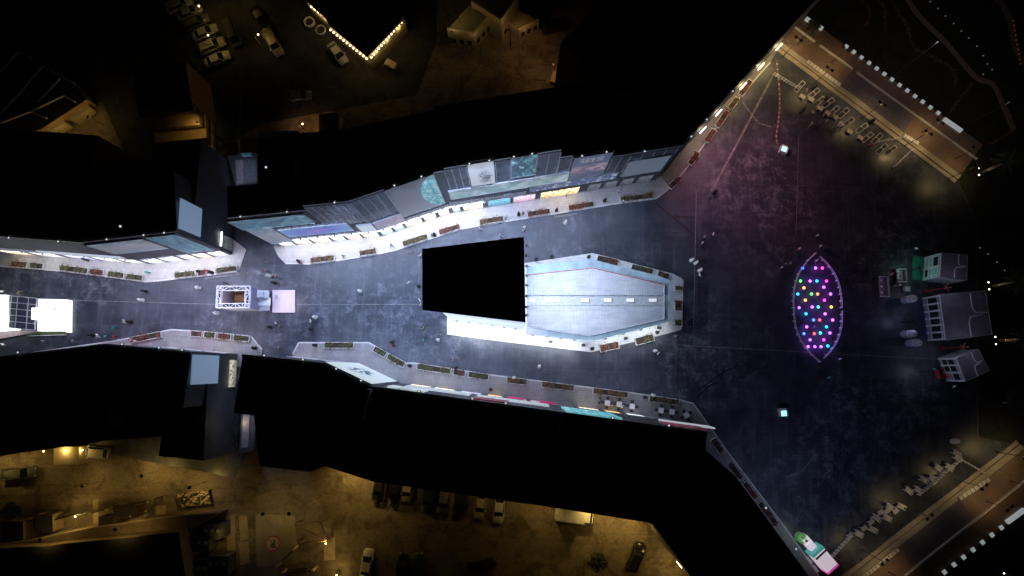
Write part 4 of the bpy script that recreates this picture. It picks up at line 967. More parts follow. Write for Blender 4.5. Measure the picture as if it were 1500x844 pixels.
MB().box((hx+0.95,-hy*0.2,1.9),(2.0,wy*0.36,0.16)).build('awning', WHITE, tk); MB().box((hx+0.8,-hy*0.72,1.6),(1.9,wy*0.3,0.14)).build('awning', STEEL, tk)
MB().box((hx+0.6,0,0.75),(1.1,wy*0.92,1.5)).build('counter', LILAC, tk)
pf = thing('platform', 'pale pink square platform attached to the east side of the truss booth', 'platform')
MB().prism([(p.x, p.y) for p in PP([(399,425),(432,425),(432,458),(399,458)], 0.3)], 0.0, 0.3).build('deck', PINKP, pf); MB().prism([(p.x, p.y) for p in PP([(403,432),(407,432),(407,438),(403,438)], 0.3)], 0.303, 0.36).build('hatch', STEEL, pf)
lamp('POINT', 'booth_light', (c.x, c.y, 4.6), 120, (1.0, 0.85, 0.7)); lamp('SPOT', 'booth_light', (c.x + hx + 3.5, c.y, 5.5), 420, (1.0, 0.8, 0.95), None, (c.x + hx + 4.5, c.y, 0), 90, 0.8)

# ================================================================== WEST STAGE PAVILION
sp = thing('light_pavilion', 'pavilion with two glowing white roof boxes and dark gridded roof between them', 'pavilion')
ZP = 3.6
GLOW = mat('lightbox_white', (0.30, 0.31, 0.32), 0.5, var=0.1, emit=(0.95, 0.97, 0.96), es=2.2)
SEAM = mat('lightbox_seam', (0.25, 0.24, 0.2), 0.6); GRID = mat('grid_roof', (0.07, 0.075, 0.10), 0.4, var=0.4, scale=0.5)
def roofbox(pts, z0, z1, m, name):
    return MB().prism([(p.x, p.y) for p in PP(pts, z1)], z0, z1, cap_bottom=True).build(name, m, sp)
roofbox([(-40,432),(9,432),(9,482),(-40,486)], 0.4, ZP, GLOW, 'light_box'); roofbox([(56,438),(97,439),(97,485),(55,485)], 0.1, 1.0, GLOW, 'light_box')
roofbox([(46,451),(56,451),(56,468),(46,468)], 0.1, ZP - 0.3, GLOW, 'light_box'); roofbox([(98.5,440),(102.5,440),(102,487),(97.5,487)], 0.1, 0.7, GLOW, 'light_strip')
roofbox([(9.5,433),(54,437),(51,484),(5,479)], ZP - 0.8, ZP - 0.6, GRID, 'grid_roof')
for i in range(6):
    t = i / 5; a = (9.5 - 4.5*t, 433 + 46*t); b = (54 - 3*t, 437 + 47*t)
    MB().tube(P(*a, ZP - 0.5), P(*b, ZP - 0.5), 0.06, n=6).build('grid_bar', WHITE, sp)
for t in (0.0, 0.17, 0.37, 0.72, 1.0):
    a = (9.5 + 44.5*t, 433 + 4*t); b = (5 + 46*t, 479 + 5*t); MB().tube(P(*a, ZP - 0.5), P(*b, ZP - 0.5), 0.12 if t == 1.0 else 0.06, n=6).build('grid_bar', WHITE, sp)
for i in range(7): p = P(80, 452 + i * 4, 1.0); MB().box((p.x, p.y, 1.02), (0.5, 0.14, 0.06)).build('clip', SEAM, sp)
for a, b in (((66,438.5),(66,485)),((88,439),(88,485)),((57,451),(98,451.5)),((57,470),(98,470.5))): MB().tube(P(*a, 1.0), P(*b, 1.0), 0.04, n=5).build('seam', SEAM, sp)
for px, py in ((10,434),(53,438),(6,478),(50,483)): p = P(px, py); MB().box((p.x, p.y, 1.4), (0.2, 0.2, 2.8)).build('post', STEEL, sp)
hg = thing('grass_bank', 'thin strip of artificial grass along the pavilion edge', 'grass strip'); MB().prism([(p.x, p.y) for p in PP([(40,488),(95,484),(100,489),(40,493)])], 0.0, 0.25).build('turf', mat('artificial_turf', (0.06, 0.09, 0.04), 0.9, scale=6), hg); MB().box((P(70,491.5).x, P(70,491.5).y, 0.15), (6.4, 0.1, 0.3), R(2)).build('edging', OFFWHITE, hg)
rm = MB().prism([(p.x, p.y) for p in PP([(-60,492),(40,484),(60,486),(0,497),(-60,502)])], 0.0, 0.3).build('ramp', mat('pink_ramp', (0.42, 0.33, 0.36), 0.6)); tag(rm, 'pink-grey ramp along the south side of the glowing pavilion', 'ramp')

# ================================================================== PLANTERS
def leafmesh(L_, wd, n, h, seed, lo=0.0):
    rnd = random.Random(seed); m = MB()
    for i in range(n):
        x = rnd.uniform(-L_/2, L_/2)
        if math.sin(x*(1.3 + (seed % 4)*0.35) + seed*1.7) < -0.75: continue
        y = rnd.gauss(0, wd*0.33); z = lo + rnd.random() ** 0.7 * h * (1 - 0.3*abs(y)/wd) * (0.6 + 0.6*math.sin(x*2.1 + seed)**2)
        s_ = rnd.uniform(0.07, 0.16); M = Matrix.Rotation(rnd.uniform(0, 6.28), 3, 'Z') @ Matrix.Rotation(rnd.uniform(-0.9, 0.9), 3, 'X') @ Matrix.Rotation(rnd.uniform(-0.9, 0.9), 3, 'Y')
        c = Vector((x, y, z)); m.face([c + M @ Vector(q) for q in ((-s_, 0, 0), (0, -s_*0.5, 0), (s_, 0, 0), (0, s_*0.5, 0))], mi=0 if rnd.random() < 0.75 else 1)
    return m
ptag = {'g': 'pale trough planter of green shrubs', 'r': 'pale trough planter of red flowers', 'b': 'pale trough planter of brown dry plants', 'm': 'pale trough planter of mixed green and red plants'}
pn = [0]
def planter(px0, py0, px1, py1, k, where, wd=0.95, z0=0.13, lab=None):
    A, B_ = P(px0, py0, z0), P(px1, py1, z0); d = B_ - A; L_ = d.length; pn[0] += 1
    o = thing('planter', lab or (ptag[k] + ' ' + where), 'planter', (A + B_) / 2, math.atan2(d.y, d.x), ptag[k][5:] + ' ' + where)
    t = MB()
    for s_ in (-1, 1): t.box((0, s_*(wd/2), 0.25), (L_, 0.09, 0.5)); t.box((s_*(L_/2 - 0.045), 0, 0.25), (0.09, wd - 0.1, 0.5))
    t.build('trough', OFFWHITE, o); MB().box((0, 0, 0.19), (L_ - 0.1, wd - 0.1, 0.38)).build('soil', EARTH, o)
    ms = {'g': [LEAF, LEAFBR], 'r': [LEAFRED, LEAFRED], 'b': [LEAFBR, LEAFRED], 'm': [LEAF, LEAFRED]}[k]
    leafmesh(L_ - 0.2, wd, int(L_ * 95), 0.55, pn[0], 0.38).build('plants', ms, o)['kind'] = 'stuff'
def along(edge, spans, where, inset=4.5, frm='the pavilion'):
    for i_, (x0, x1, k) in enumerate(spans):
        def yat(x):
            for (ax, ay), (bx, by) in zip(edge, edge[1:]):
                if ax <= x <= bx: return ay + (by - ay) * (x - ax) / max(1e-6, bx - ax)
            return edge[-1][1]
        planter(x0, yat(x0) - inset, x1, yat(x1) - inset, k, where, lab='%s planter from %s %s, %s' % (ORD[i_], frm, where, {'g':'green shrubs','r':'red flowers','b':'brown dry plants','m':'mixed plants'}[k]))
along(NL_EDGE, [(18,42,'b'),(46,66,'g'),(90,131,'g'),(133,154,'r'),(160,184,'g'),(187,211,'g'),(257,288,'g'),(291,304,'r'),(318,349,'m')], 'on the west pavement kerb')
along(NM_EDGE, [(455,491,'b'),(527,552,'b'),(590,627,'m'),(643,674,'r'),(702,738,'b'),(772,806,'r'),(832,870,'r'),(908,956,'b')], 'on the north kerb before lit shops', frm='the alley')
for i_, (a, b, k) in enumerate((((985,277),(1000,262),'r'),((1014,243),(1027,225),'r'),((1038,210),(1051,192),'r'),((1054,188),(1070,165),'r'),((1072,162),(1085,146),'m'),((1088,142),(1104,120),'r'))): planter(a[0]-5, a[1]-1, b[0]-5, b[1]-1, k, 'on the pavement of the diagonal wing', lab='%s planter from the street corner along the diagonal wing' % ORD[i_])
along(SL_EDGE, [(192,238,'r'),(281,298,'r'),(300,317,'g'),(320,340,'r'),(343,367,'g')], 'on the southwest pavement kerb', -4, 'the pavilion')
along(SM_EDGE, [(476,519,'g'),(548,566,'g'),(568,593,'g'),(611,661,'g'),(664,682,'r'),(686,716,'g'),(742,772,'b'),(793,841,'b'),(868,920,'b'),(950,994,'m')], 'on the south pavement kerb', -4, 'the alley')
for i_, (a, b, k) in enumerate((((1048,640),(1062,660),'r'),((1072,674),(1090,698),'r'),((1094,703),(1112,727),'r'),((1116,732),(1142,766),'r'))): planter(a[0]-5, a[1]+3, b[0]-5, b[1]+3, k, 'on the narrow southeast diagonal pavement', lab='%s red-flowered planter from the cafe corner along the narrow diagonal pavement' % ORD[i_])
for a, b, k in (((878,511),(906,505),'r'),((930,501),(957,494),'m'),((993,426),(993,419),'m'),((993,468),(993,478),'g'),((993,440),(993,456),'b'),((874,379),(905,386),'r'),((924,392),(956,400),'m'),((962,402),(980,407),'b')): planter(*a, *b, k, 'around the low pale annex', 1.2)

# ================================================================== CAFE TABLES on the south pavement
def mk_cafe():
    o = thing('cafe_table', 'small white square cafe table on the south pavement corner', 'table', (0,0,0), 0, 'cafe tables on the south pavement')
    MB().box((0,0,0.74),(0.85,0.85,0.05)).build('table_top', WHITE, o); MB().tube((0,0,0.05),(0,0,0.72),0.05).build('leg', STEEL, o); MB().lathe([(0.3,0),(0.28,0.04),(0.06,0.06)],12).build('base', STEEL, o)
    return o
def mk_chair():
    o = thing('cafe_chair', 'black cafe chair at a white square table on south pavement', 'chair', (0,0,0), 0, 'black cafe chairs on the south pavement')
    MB().box((0,0,0.45),(0.46,0.46,0.05)).build('seat', BLACKMETAL, o); MB().box((0,0.22,0.7),(0.46,0.05,0.45)).build('backrest', BLACKMETAL, o)
    for x in (-0.2, 0.2):
        for y in (-0.2, 0.2): MB().tube((x,y,0),(x,y,0.43),0.025,n=6).build('leg', BLACKMETAL, o)
    return o
ct, chp = mk_cafe(), mk_chair(); first = True
for i, (px, py) in enumerate(((889,590),(906,592),(925,595),(967,601),(983,603),(1004,608))):
    p = P(px, py, 0.13); t = ct if i == 0 else copy_tree(ct); rz = R(-8 + (37 if i == 5 else 0)); t.location = p; t.rotation_euler[2] = rz; t['label'] = ORD[i] + ' white square cafe table from the two black bollards, south pavement'
    for k in range(4):
        a = rz + k * math.pi / 2; cpy = chp if (i == 0 and k == 0) else copy_tree(chp); cpy['label'] = 'black cafe chair at the ' + ORD[i] + ' white table from the bollards'; cpy['group'] = 'chairs of the ' + ORD[i] + ' cafe table'
        cpy.location = p + Vector((math.sin(-a) * 0.75, math.cos(a) * 0.75, 0)); cpy.rotation_euler[2] = a
for px, py in ((878,583),(877,590)):
    o = thing('bollard', 'short black bollard between the planters and cafe tables', 'bollard', P(px, py, 0.13), 0, 'black bollards by the cafe'); MB().lathe([(0.22,0),(0.22,0.7),(0.12,0.8)],10).build('post', BLACKMETAL, o); MB().lathe([(0.24,0.55),(0.24,0.62),(0.2,0.64)],10).build('ring', STEEL, o)

# ================================================================== VEHICLES
PAINT = {k: mat('car_paint_' + k, c, 0.28, 0.0, var=0.05, scale=1.0, spec=0.6) for k, c in
         {'white': (0.62, 0.62, 0.60), 'silver': (0.36, 0.37, 0.38), 'beige': (0.42, 0.38, 0.30), 'black': (0.018, 0.018, 0.020), 'grey': (0.12, 0.125, 0.13), 'blue': (0.04, 0.055, 0.08), 'red': (0.22, 0.03, 0.03)}.items()}
TAIL = mat('tail_lamp', (0.30, 0.02, 0.02), 0.3, var=0.05); HEADL = mat('head_lamp', (0.6, 0.6, 0.58), 0.1, var=0.05)
CARS = {}
def car_meshes(kind):
    if kind in CARS: return CARS[kind]
    L_, W_, H_ = {'sedan': (4.7, 1.84, 1.45), 'suv': (4.8, 1.95, 1.80), 'hatch': (4.1, 1.75, 1.5), 'pickup': (5.3, 1.9, 1.8), 'van': (5.0, 1.95, 2.1)}[kind]
    belt = 0.95 if kind in ('sedan', 'hatch') else 1.1
    hl, hw = L_/2, W_/2
    cab = {'sedan': (-1.75, -1.05, 0.35, 1.15), 'suv': (-2.25, -1.95, 0.45, 1.15), 'hatch': (-1.95, -1.45, 0.35, 1.1), 'pickup': (-0.55, -0.4, 0.75, 1.45), 'van': (-2.4, -2.3, 1.3, 1.95)}[kind]
    parts = {}
    sec = [(-hl, 0.78, 0.45, belt*0.80), (-hl+0.12, 0.92, 0.28, belt*0.97), (-hl+0.7, 1.0, 0.22, belt), (0.0, 1.0, 0.20, belt), (hl-1.1, 1.0, 0.22, belt*0.97), (hl-0.45, 0.95, 0.24, belt*0.86), (hl-0.12, 0.84, 0.30, belt*0.76), (hl, 0.66, 0.42, belt*0.66)]
    m = MB(); rings = []
    for x, k, z0, z1 in sec:
        w = hw*k; zm = z0 + (z1-z0)*0.62; rings.append([(x,-w*0.9,z0),(x,-w,zm),(x,-w*0.88,z1),(x,w*0.88,z1),(x,w,zm),(x,w*0.9,z0)])
    for r in rings: m.v += r
    for i in range(len(rings)-1):
        for k in range(6): m.f.append([i*6+k, i*6+(k+1)%6, (i+1)*6+(k+1)%6, (i+1)*6+k]); m.uv.append(None); m.mi.append(0)
    for i in (0, len(rings)-1): m.f.append([i*6+k for k in range(6)]); m.uv.append(None); m.mi.append(0)
    if kind == 'pickup':
        m.box((-hl+1.0, -hw*0.9, belt+0.12), (1.9, 0.08, 0.26)); m.box((-hl+1.0, hw*0.9, belt+0.12), (1.9, 0.08, 0.26)); m.box((-hl+0.08, 0, belt+0.12), (0.08, W_*0.86, 0.26))
    parts['body'] = m
    xb0, xt0, xt1, xb1 = cab; wb, wt = hw*0.88, hw*0.70; zb, zt_ = belt - 0.02, H_ - 0.06
    parts['roof'] = MB(); rr = parts['roof']
    rr.box(((xt0+xt1)/2, 0, zt_+0.03), (xt1-xt0+0.06, wt*2+0.04, 0.06))
    if kind in ('suv', 'van'):
        for s_ in (-1, 1): rr.box(((xt0+xt1)/2, s_*(wt-0.12), zt_+0.09), ((xt1-xt0)*0.85, 0.05, 0.06))
    def fc(*pts): q = MB(); q.face(pts); return q
    parts['windscreen'] = fc((xb1,-wb,zb),(xb1,wb,zb),(xt1,wt,zt_),(xt1,-wt,zt_)); parts['rear_window'] = fc((xb0,wb,zb),(xb0,-wb,zb),(xt0,-wt,zt_),(xt0,wt,zt_))
    parts['side_window'] = fc((xb0,-wb,zb),(xb1,-wb,zb),(xt1,-wt,zt_),(xt0,-wt,zt_)); parts['side_window2'] = fc((xb1,wb,zb),(xb0,wb,zb),(xt0,wt,zt_),(xt1,wt,zt_))
    pil = MB()
    for s_ in (-1, 1):
        pil.tube((xb1, s_*wb, zb), (xt1, s_*wt, zt_), 0.045, n=5); pil.tube((xb0, s_*wb, zb), (xt0, s_*wt, zt_), 0.055, n=5); pil.tube(((xb0+xb1)/2-0.1, s_*wb, zb), ((xt0+xt1)/2, s_*wt, zt_), 0.04, n=5)
    parts['pillars'] = pil
    for s_, sx in ((-1, 0), (1, 0)):
        parts['headlight%d' % s_] = MB().box((hl-0.16, s_*hw*0.62, belt*0.66), (0.22, 0.36, 0.14)); parts['taillight%d' % s_] = MB().box((-hl+0.06, s_*hw*0.68, belt*0.76), (0.14, 0.34, 0.16))
        parts['mirror%d' % s_] = MB().box((xb1-0.25, s_*(hw+0.06), belt+0.05), (0.16, 0.2, 0.14))
    out = []
    mp = {'body': None, 'roof': None, 'mirror': None, 'pillars': None, 'windscreen': DARKGLASS, 'rear_window': DARKGLASS, 'side_window': DARKGLASS, 'headlight': HEADL, 'taillight': TAIL}
    for k, mb in parts.items():
        nm_ = k.rstrip('-12'); mt = mp[nm_]; me = mb.mesh(nm_, [mt or PAINT['white']], smooth=(nm_ == 'body'))
        out.append((nm_, me, mt is None))
    wh = MB().tube((0,-0.11,0),(0,0.11,0),0.33,n=16).mesh('wheel', [RUBBER]); ri = MB().tube((0,-0.12,0),(0,0.12,0),0.2,n=10).mesh('rim', [STEEL])
    ws = [(x, s_*(hw-0.1), 0.33) for x in (-hl+0.9, hl-0.95) for s_ in (-1, 1)]
    CARS[kind] = (out, wh, ri, ws); return CARS[kind]
def car(px, py, ang, kind, paint, lab, lit=None, z=0.009):
    o = thing('parked_car' if kind != 'van' else 'parked_van', lab, 'car' if kind not in ('van',) else 'van', P(px, py) + Vector((0, 0, z)), R(ang))
    out, wh, ri, ws = car_meshes(kind)
    for nm_, me, own in out:
        c_ = link(nm_, me, o)
        if own: c_.material_slots[0].link = 'OBJECT'; c_.material_slots[0].material = PAINT[paint]
    for w_ in ws: x = link('wheel', wh, o, w_); link('rim', ri, x)
    return o
# south car park
for px, py, a, k, c_, lab in (
    (556,714,-97,'sedan','black','black sedan first in the row against the south block rear wall'),(579,716,-97,'suv','black','black off-roader second in the row at the south block rear wall'),
    (598,715,-97,'hatch','beige','beige hatchback parked between black cars behind the south block'),(628,728,-97,'sedan','blue','dark blue sedan behind the south block beside a black off-roader'),
    (651,730,-97,'suv','grey','dark grey off-roader with lamp-lit bonnet behind the south block'),(674,734,-97,'sedan','black','black sedan with lamp-lit bonnet behind the south block'),
    (704,738,-97,'sedan','beige','beige saloon next to a white one behind the south block'),(731,744,-95,'sedan','white','white sedan with black sunroof behind the south block'),
    (539,824,82,'sedan','white','white sedan alone in the south car park'),(590,830,90,'suv','black','black off-roader parked beside another in the south car park'),(614,830,90,'sedan','blue','dark blue sedan beside the black off-roader in south car park'),
    (931,814,66,'suv','black','black off-roader on the lit sand near the tube lamps'),(706,826,10,'sedan','black','black sedan in the dark middle of the south car park'),
    (34,692,4,'pickup','grey','grey pickup parked below the southwest block'),(143,662,176,'suv','white','white off-roader beside the lit guard hut'),
    # north car park
    (266,10,25,'suv','white','white off-roader at the top end of the north parking row'),(280,21,26,'sedan','silver','silver sedan next to the top off-roader, north parking row'),(291,36,27,'suv','grey','dark grey off-roader in the middle of the north parking row'),
    (303,50,26,'sedan','silver','silver sedan with pale roof in the middle of north parking row'),(314,70,25,'suv','beige','beige off-roader under a lamp in the north parking row'),(321,89,24,'sedan','white','white sedan last in the north parking row'),
    (343,53,-65,'van','grey','grey van with pale bonnet beside the north parking row'),(402,66,-58,'pickup','beige','beige pickup with black bed across from the parking row'),(383,28,-58,'sedan','black','black sedan near the top of the north car park'),
    (496,81,-52,'sedan','silver','silver sedan by the wall of the bulb-lit building'),(441,142,4,'hatch','grey','grey hatchback alone north of the glass block'),(807,12,20,'sedan','black','black sedan in the brown-lit yard'),(812,42,15,'suv','black','black off-roader in the brown-lit yard')):
    car(px, py, a, k, c_, lab)
# white box truck behind the south block
bt = thing('box_truck', 'white box truck parked along the south block rear wall', 'truck', P(836, 750) + Vector((0,0,0.009)), R(-7))
MB().box((-0.3,0,1.9),(4.6,2.1,2.3)).build('cargo_box', OFFWHITE, bt); MB().box((2.75,0,1.25),(1.4,1.9,1.5)).build('cab', PAINT['white'], bt); MB().box((3.2,0,1.75),(0.55,1.7,0.55), rot=Matrix.Rotation(R(30),3,'Y')).build('windscreen', DARKGLASS, bt); MB().box((0.4,0,0.6),(5.8,1.2,0.2)).build('chassis', BLACKMETAL, bt)
for x in (-1.8, 2.4):
    for y in (-0.9, 0.9): MB().tube((x,y-0.14,0.42),(x,y+0.14,0.42),0.42,n=14).build('wheel', RUBBER, bt)

# ================================================================== SODIUM AND WALL LAMPS
SOD = (1.0, 0.66, 0.17)
def post_lamp(px, py, h, lab, power, col=SOD, z0=0.0, rz=0.0, mt=LAMPGOLD, size=150, grp=None):
    p = P(px, py, z0); o = thing('post_lamp', lab, 'lamp', p, rz, grp)
    MB().tube((0,0,0),(0,0,h),0.07,0.05).build('pole', STEEL, o); MB().tube((0,0,h),(0.7,0,h+0.1),0.035).build('arm', STEEL, o)
    hd = MB().box((0.8,0,h+0.12),(0.6,0.25,0.1)).build('lamp_head', OFFWHITE, o); MB().lathe([(0,-0.06),(0.16,-0.04),(0.18,0.02),(0.12,0.16),(0,0.2)],8,(0.9,0,h+0.08)).build('lamp_lens', mt, hd)
    lamp('SPOT', 'post_light', (p.x + 0.9*math.cos(rz), p.y + 0.9*math.sin(rz), z0 + h - 0.15), power, col, None, (p.x + 0.9*math.cos(rz), p.y + 0.9*math.sin(rz), 0), size, 0.9, 0.2)
post_lamp(343,2,7,'tall lamp post at the top of the north car park',220); post_lamp(304,32,5,'lamp post between cars of the north parking row',70); post_lamp(317,73,5,'lamp post over the beige off-roader',90); post_lamp(384,68,4,'short lamp post in the lane of the north car park',60)
rear_lab = 'sodium wall lamp on the rear wall of the south block'
RW = [Vector((p.x, p.y, 0)) for p in PP([(388,680),(460,688),(482,680),(550,702),(820,741),(952,762),(1012,846),(1090,940)], 15.0)]
def rear_lamp(seg, t, power, tube=False):
    a, b = RW[seg], RW[seg+1]; f_ = Facade(a, b, sm) ; p = f_.at(f_.L*t, 5.0, 0.0)
    n = f_.n
    o = MB().box((0,0,0),(0.5 if not tube else 0.2,0.3,0.2)).build('rear_lamp', LAMPGOLD, sm, p + n*0.3, f_.rz); MB().tube((0,0.15,0),(0,0.3,-0.1),0.05).build('lamp_bracket', STEEL, o)
    lamp('SPOT', 'rear_light', p + n*0.7 + Vector((0,0,-0.2)), power, SOD, None, p + n*5 + Vector((0,0,-5)), 128, 1.0, 0.2)
for a in ((1,0.6,1100),(2,0.35,900),(3,0.05,140),(3,0.4,120),(3,0.68,150),(3,0.95,600),(4,0.5,1150),(5,0.25,1050)): rear_lamp(*a)
for px, py in ((958,774),(1003,834),(995,827)):
    p = P(px, py, 4.2); o = thing('tube_lamp', 'white tube lamp on a short post by the southeast rear corner', 'lamp', (p.x, p.y, 0), R(-52), 'tube lamps at the rear corner')
    MB().tube((0,0,0),(0,0,4.2),0.06).build('pole', STEEL, o); MB().tube((-0.6,0,4.25),(0.6,0,4.25),0.1).build('lamp_tube', LAMPWARM, o)
    lamp('POINT', 'tube_light', (p.x - 0.8, p.y - 0.6, 3.6), 170, SOD, None, rad=0.3)

# ================================================================== SOUTHWEST HOUSES AND YARDS
VDARK = mat('villa_roof', (0.05, 0.05, 0.055), 0.85, var=0.3); VWALL = mat('villa_wall', (0.28, 0.21, 0.14), 0.85, var=0.2, scale=1.0, bump=0.1)
hv = thing('villa', 'flat dark-roofed villa with lower brown terrace roof facing the sandy lane', 'house')
top = PP([(-60,806),(60,800),(262,779),(280,900),(-60,930)], 6.0); MB().prism([(p.x, p.y) for p in top], 0, 6.0).build('wall', VWALL, hv); c_ = sum(top, Vector())/5
MB().prism([(c_.x + (p.x-c_.x)*0.985, c_.y + (p.y-c_.y)*0.985) for p in top], 6.003, 6.1).build('roof', VDARK, hv)
ter = PP([(-60,806),(38,792),(142,772),(241,757),(322,751),(262,788),(60,812),(-60,818)], 3.2)
MB().prism([(p.x, p.y) for p in ter], 0, 3.2).build('terrace_roof', VWALL, hv)
for p0, p1 in zip(ter[:5], ter[1:5]):
    d = p1 - p0; MB().box((0, 0, 0.2), (d.length, 0.2, 0.4)).build('parapet', CREAMWALL, hv, (p0 + p1) / 2, math.atan2(d.y, d.x))
def gate(px0, py0, px1, py1, lab, h=2.4, solid=False):
    A, B_ = P(px0, py0), P(px1, py1); d = B_ - A; L_ = d.length; rz = math.atan2(d.y, d.x)
    o = thing('railing_gate', lab, 'gate', A, rz)
    for x in (0, L_): MB().box((x,0,h/2),(0.3,0.3,h)).build('gate_post', CREAMWALL, o)
    MB().box((L_/2,0,h-0.1),(L_,0.1,0.1)).build('rail', BLACKMETAL, o); MB().box((L_/2,0,0.3),(L_,0.1,0.1)).build('rail', BLACKMETAL, o)
    n = max(3, int(L_/0.6))
    for i in range(1, n): MB().tube((L_*i/n,0,0.1),(L_*i/n,0,h-0.1),0.035,n=5).build('bar', BLACKMETAL, o)
    if solid: MB().box((L_/2,0.06,h/2),(L_*0.5,0.04,h*0.75)).build('sheet', BLACKMETAL, o)
gate(145,748,168,742,'black railing gate with dark sheet beside the yard lamp',solid=True); gate(170,742,228,731,'long black railing around the yard with a red lamp'); gate(90,758,138,747,'low black railing above the lit triangle of sand'); gate(35,765,82,752,'black railing with sheet beside the small white garage',solid=True); gate(236,728,252,724,'narrow black railing gate between yards'); gate(412,824,436,800,'black railing gate at the corner of the painted driveway'); gate(420,834,464,830,'low black gate below the frame canopy',solid=True); gate(203,752,226,744,'lit railing panel between the sheds and pale tiles')
def yardbox(px0, py0, px1, py1, h, lab, m=VWALL, rm=VDARK, name='shed', cat='shed', lit=None):
    tp_ = PP([(px0,py0),(px1,py0),(px1,py1),(px0,py1)], h); c = sum(tp_, Vector())/4
    o = thing(name, lab, cat, (c.x, c.y, 0)); q = [(p.x-c.x, p.y-c.y) for p in tp_]
    MB().prism(q, 0, h).build('wall', m, o); MB().prism([(x*1.03, y*1.03) for x, y in q], h+0.002, h+0.12).build('roof', rm, o)
    f_ = Facade(Vector((q[1][0], q[1][1], 0)), Vector((q[0][0], q[0][1], 0)), o); f_.panel('door', f_.L*0.3, f_.L*0.6, 0.05, min(2.1, h*0.85), BLACKMETAL, 0.05)
    return o
yardbox(5,764,34,797,3.0,'small dark-roofed garage with a pale side wall'); yardbox(52,754,77,779,2.6,'dark shed beside the bright doorway lamp'); yardbox(145,757,165,776,2.2,'tiny dark shed inside the railing'); yardbox(167,740,202,757,2.2,'dark-roofed shed inside the long railing')
yardbox(80,655,116,680,2.6,'small cream guard hut with two bright wall lamps', CREAMWALL, CREAMWALL, 'guard_hut', 'hut')
CONT = mat('grey_container', (0.10, 0.10, 0.12), 0.6, var=0.2)
for i, (x0, y0, x1, y1, h, lab) in enumerate(((282,786,306,808,3.0,'grey plant container nearest the sloping wall'),(300,768,326,790,3.0,'grey plant container with pipes beside the brown pillars'),(306,815,334,842,3.0,'grey plant container behind the others'),(284,820,302,850,3.4,'dark plant container against the villa wall'))):
    o = yardbox(x0, y0, x1, y1, h, lab, CONT, VDARK, 'plant_container', 'container')
    for k in range(3): MB().tube((-1.2+k*1.0,0.2,h+0.12),(-1.2+k*1.0,0.2,h+0.4),0.28,n=10).build('fan_cowl', STEEL, o)
# driveway with the painted no-parking disc
CONC = make_paving('pale_concrete', (0.30, 0.27, 0.20), (0.34, 0.30, 0.23), (0.16, 0.14, 0.11), 2.4, 3.2)
dw = sheet('driveway', [(374,752),(432,756),(438,826),(376,830)], 0.012, CONC)
sg = thing('parking_mark', 'round red no-parking mark with a struck letter P painted on the driveway', 'road marking', P(399.5, 796.5) + Vector((0, 0, 0.016)), R(180))
SIGNW = mat('sign_white', (0.42, 0.37, 0.28), 0.7, var=0.2, scale=3); SIGNR = mat('sign_red', (0.40, 0.08, 0.05), 0.7, var=0.25, scale=3)
disc = MB(); disc.face([(1.1*math.cos(t), 1.1*math.sin(t), 0) for t in [k*math.pi/16 for k in range(32)]]); disc.build('plate', SIGNW, sg)
ring = MB()
for k in range(32):
    a, b = k*math.pi/16, (k+1)*math.pi/16; ring.face([(r*math.cos(t), r*math.sin(t), 0.004) for r, t in ((1.05,a),(1.3,a),(1.3,b),(1.05,b))])
ring.face([Matrix.Rotation(R(135), 3, 'Z') @ Vector(v) for v in ((-1.08,-0.09,0.008),(1.08,-0.09,0.008),(1.08,0.09,0.008),(-1.08,0.09,0.008))]); ring.build('red_ring', SIGNR, sg)
pt = MB(); pt.face([(-0.34,-0.62,0.012),(-0.12,-0.62,0.012),(-0.12,0.62,0.012),(-0.34,0.62,0.012)])
for k in range(10):
    a, b = R(-90+18*k), R(-90+18*(k+1)); pt.face([(-0.13+r*math.cos(t)*1.15, 0.27+r*math.sin(t), 0.012) for r, t in ((0.16,a),(0.36,a),(0.36,b),(0.16,b))])
pt.build('letter', BLACKMETAL, sg)
CT2 = make_paving('cream_tiles', (0.42, 0.34, 0.22), (0.46, 0.38, 0.25), (0.2, 0.16, 0.11), 1.2, 1.2)
for quad in ([(331,756),(344,754),(345,806),(333,808)],[(350,756),(362,755),(364,790),(352,792)],[(350,795),(364,793),(366,824),(352,828)],[(474,788),(491,788),(491,820),(475,821)],[(136,733),(144,731),(145,766),(137,768)],[(226,742),(243,740),(242,757),(228,760)],[(77,750),(86,748),(87,772),(78,774)]): sheet('tiled_strip', quad, 0.014, CT2)  # strip at (474,788) is a lamplit patch of ground laid as a pale sheet
# frame canopy, banner board, pillars
fc_ = thing('frame_canopy', 'open timber frame canopy over the yard beside the driveway', 'canopy')
q = PP([(432,768),(470,764),(478,792),(440,796)], 2.8)
for p in q: MB().box((p.x,p.y,1.4),(0.2,0.2,2.8)).build('post', WOOD, fc_)
for a, b in zip(q, q[1:] + q[:1]): MB().tube(a, b, 0.12, n=6).build('beam', WOOD, fc_)
MB().tube(q[0], q[2], 0.08, n=6).build('brace', WOOD, fc_)
bn = thing('banner_board', 'black and cream patterned banner stretched flat on posts in the yard', 'banner')
nb = NT('banner_print'); v = nb.noise(nb.map(nb.tc.outputs['UV'], (4, 2.4, 1)), 1.0, 5, 2.0, 0.6); BAN = nb.out(nb.ramp(v, [(0.49, (0.02, 0.018, 0.016)), (0.53, (0.55, 0.45, 0.30))]), 0.8)
q = PP([(260,724),(305,718),(309,738),(262,743)], 0.8); m = MB(); m.face([q[3], q[2], q[1], q[0]], [(0,0),(1,0),(1,1),(0,1)]); m.face([p - Vector((0,0,0.04)) for p in q]); m.build('board', BAN, bn)
for p in q: MB().box((p.x, p.y, 0.38), (0.1, 0.1, 0.76)).build('post', STEEL, bn)
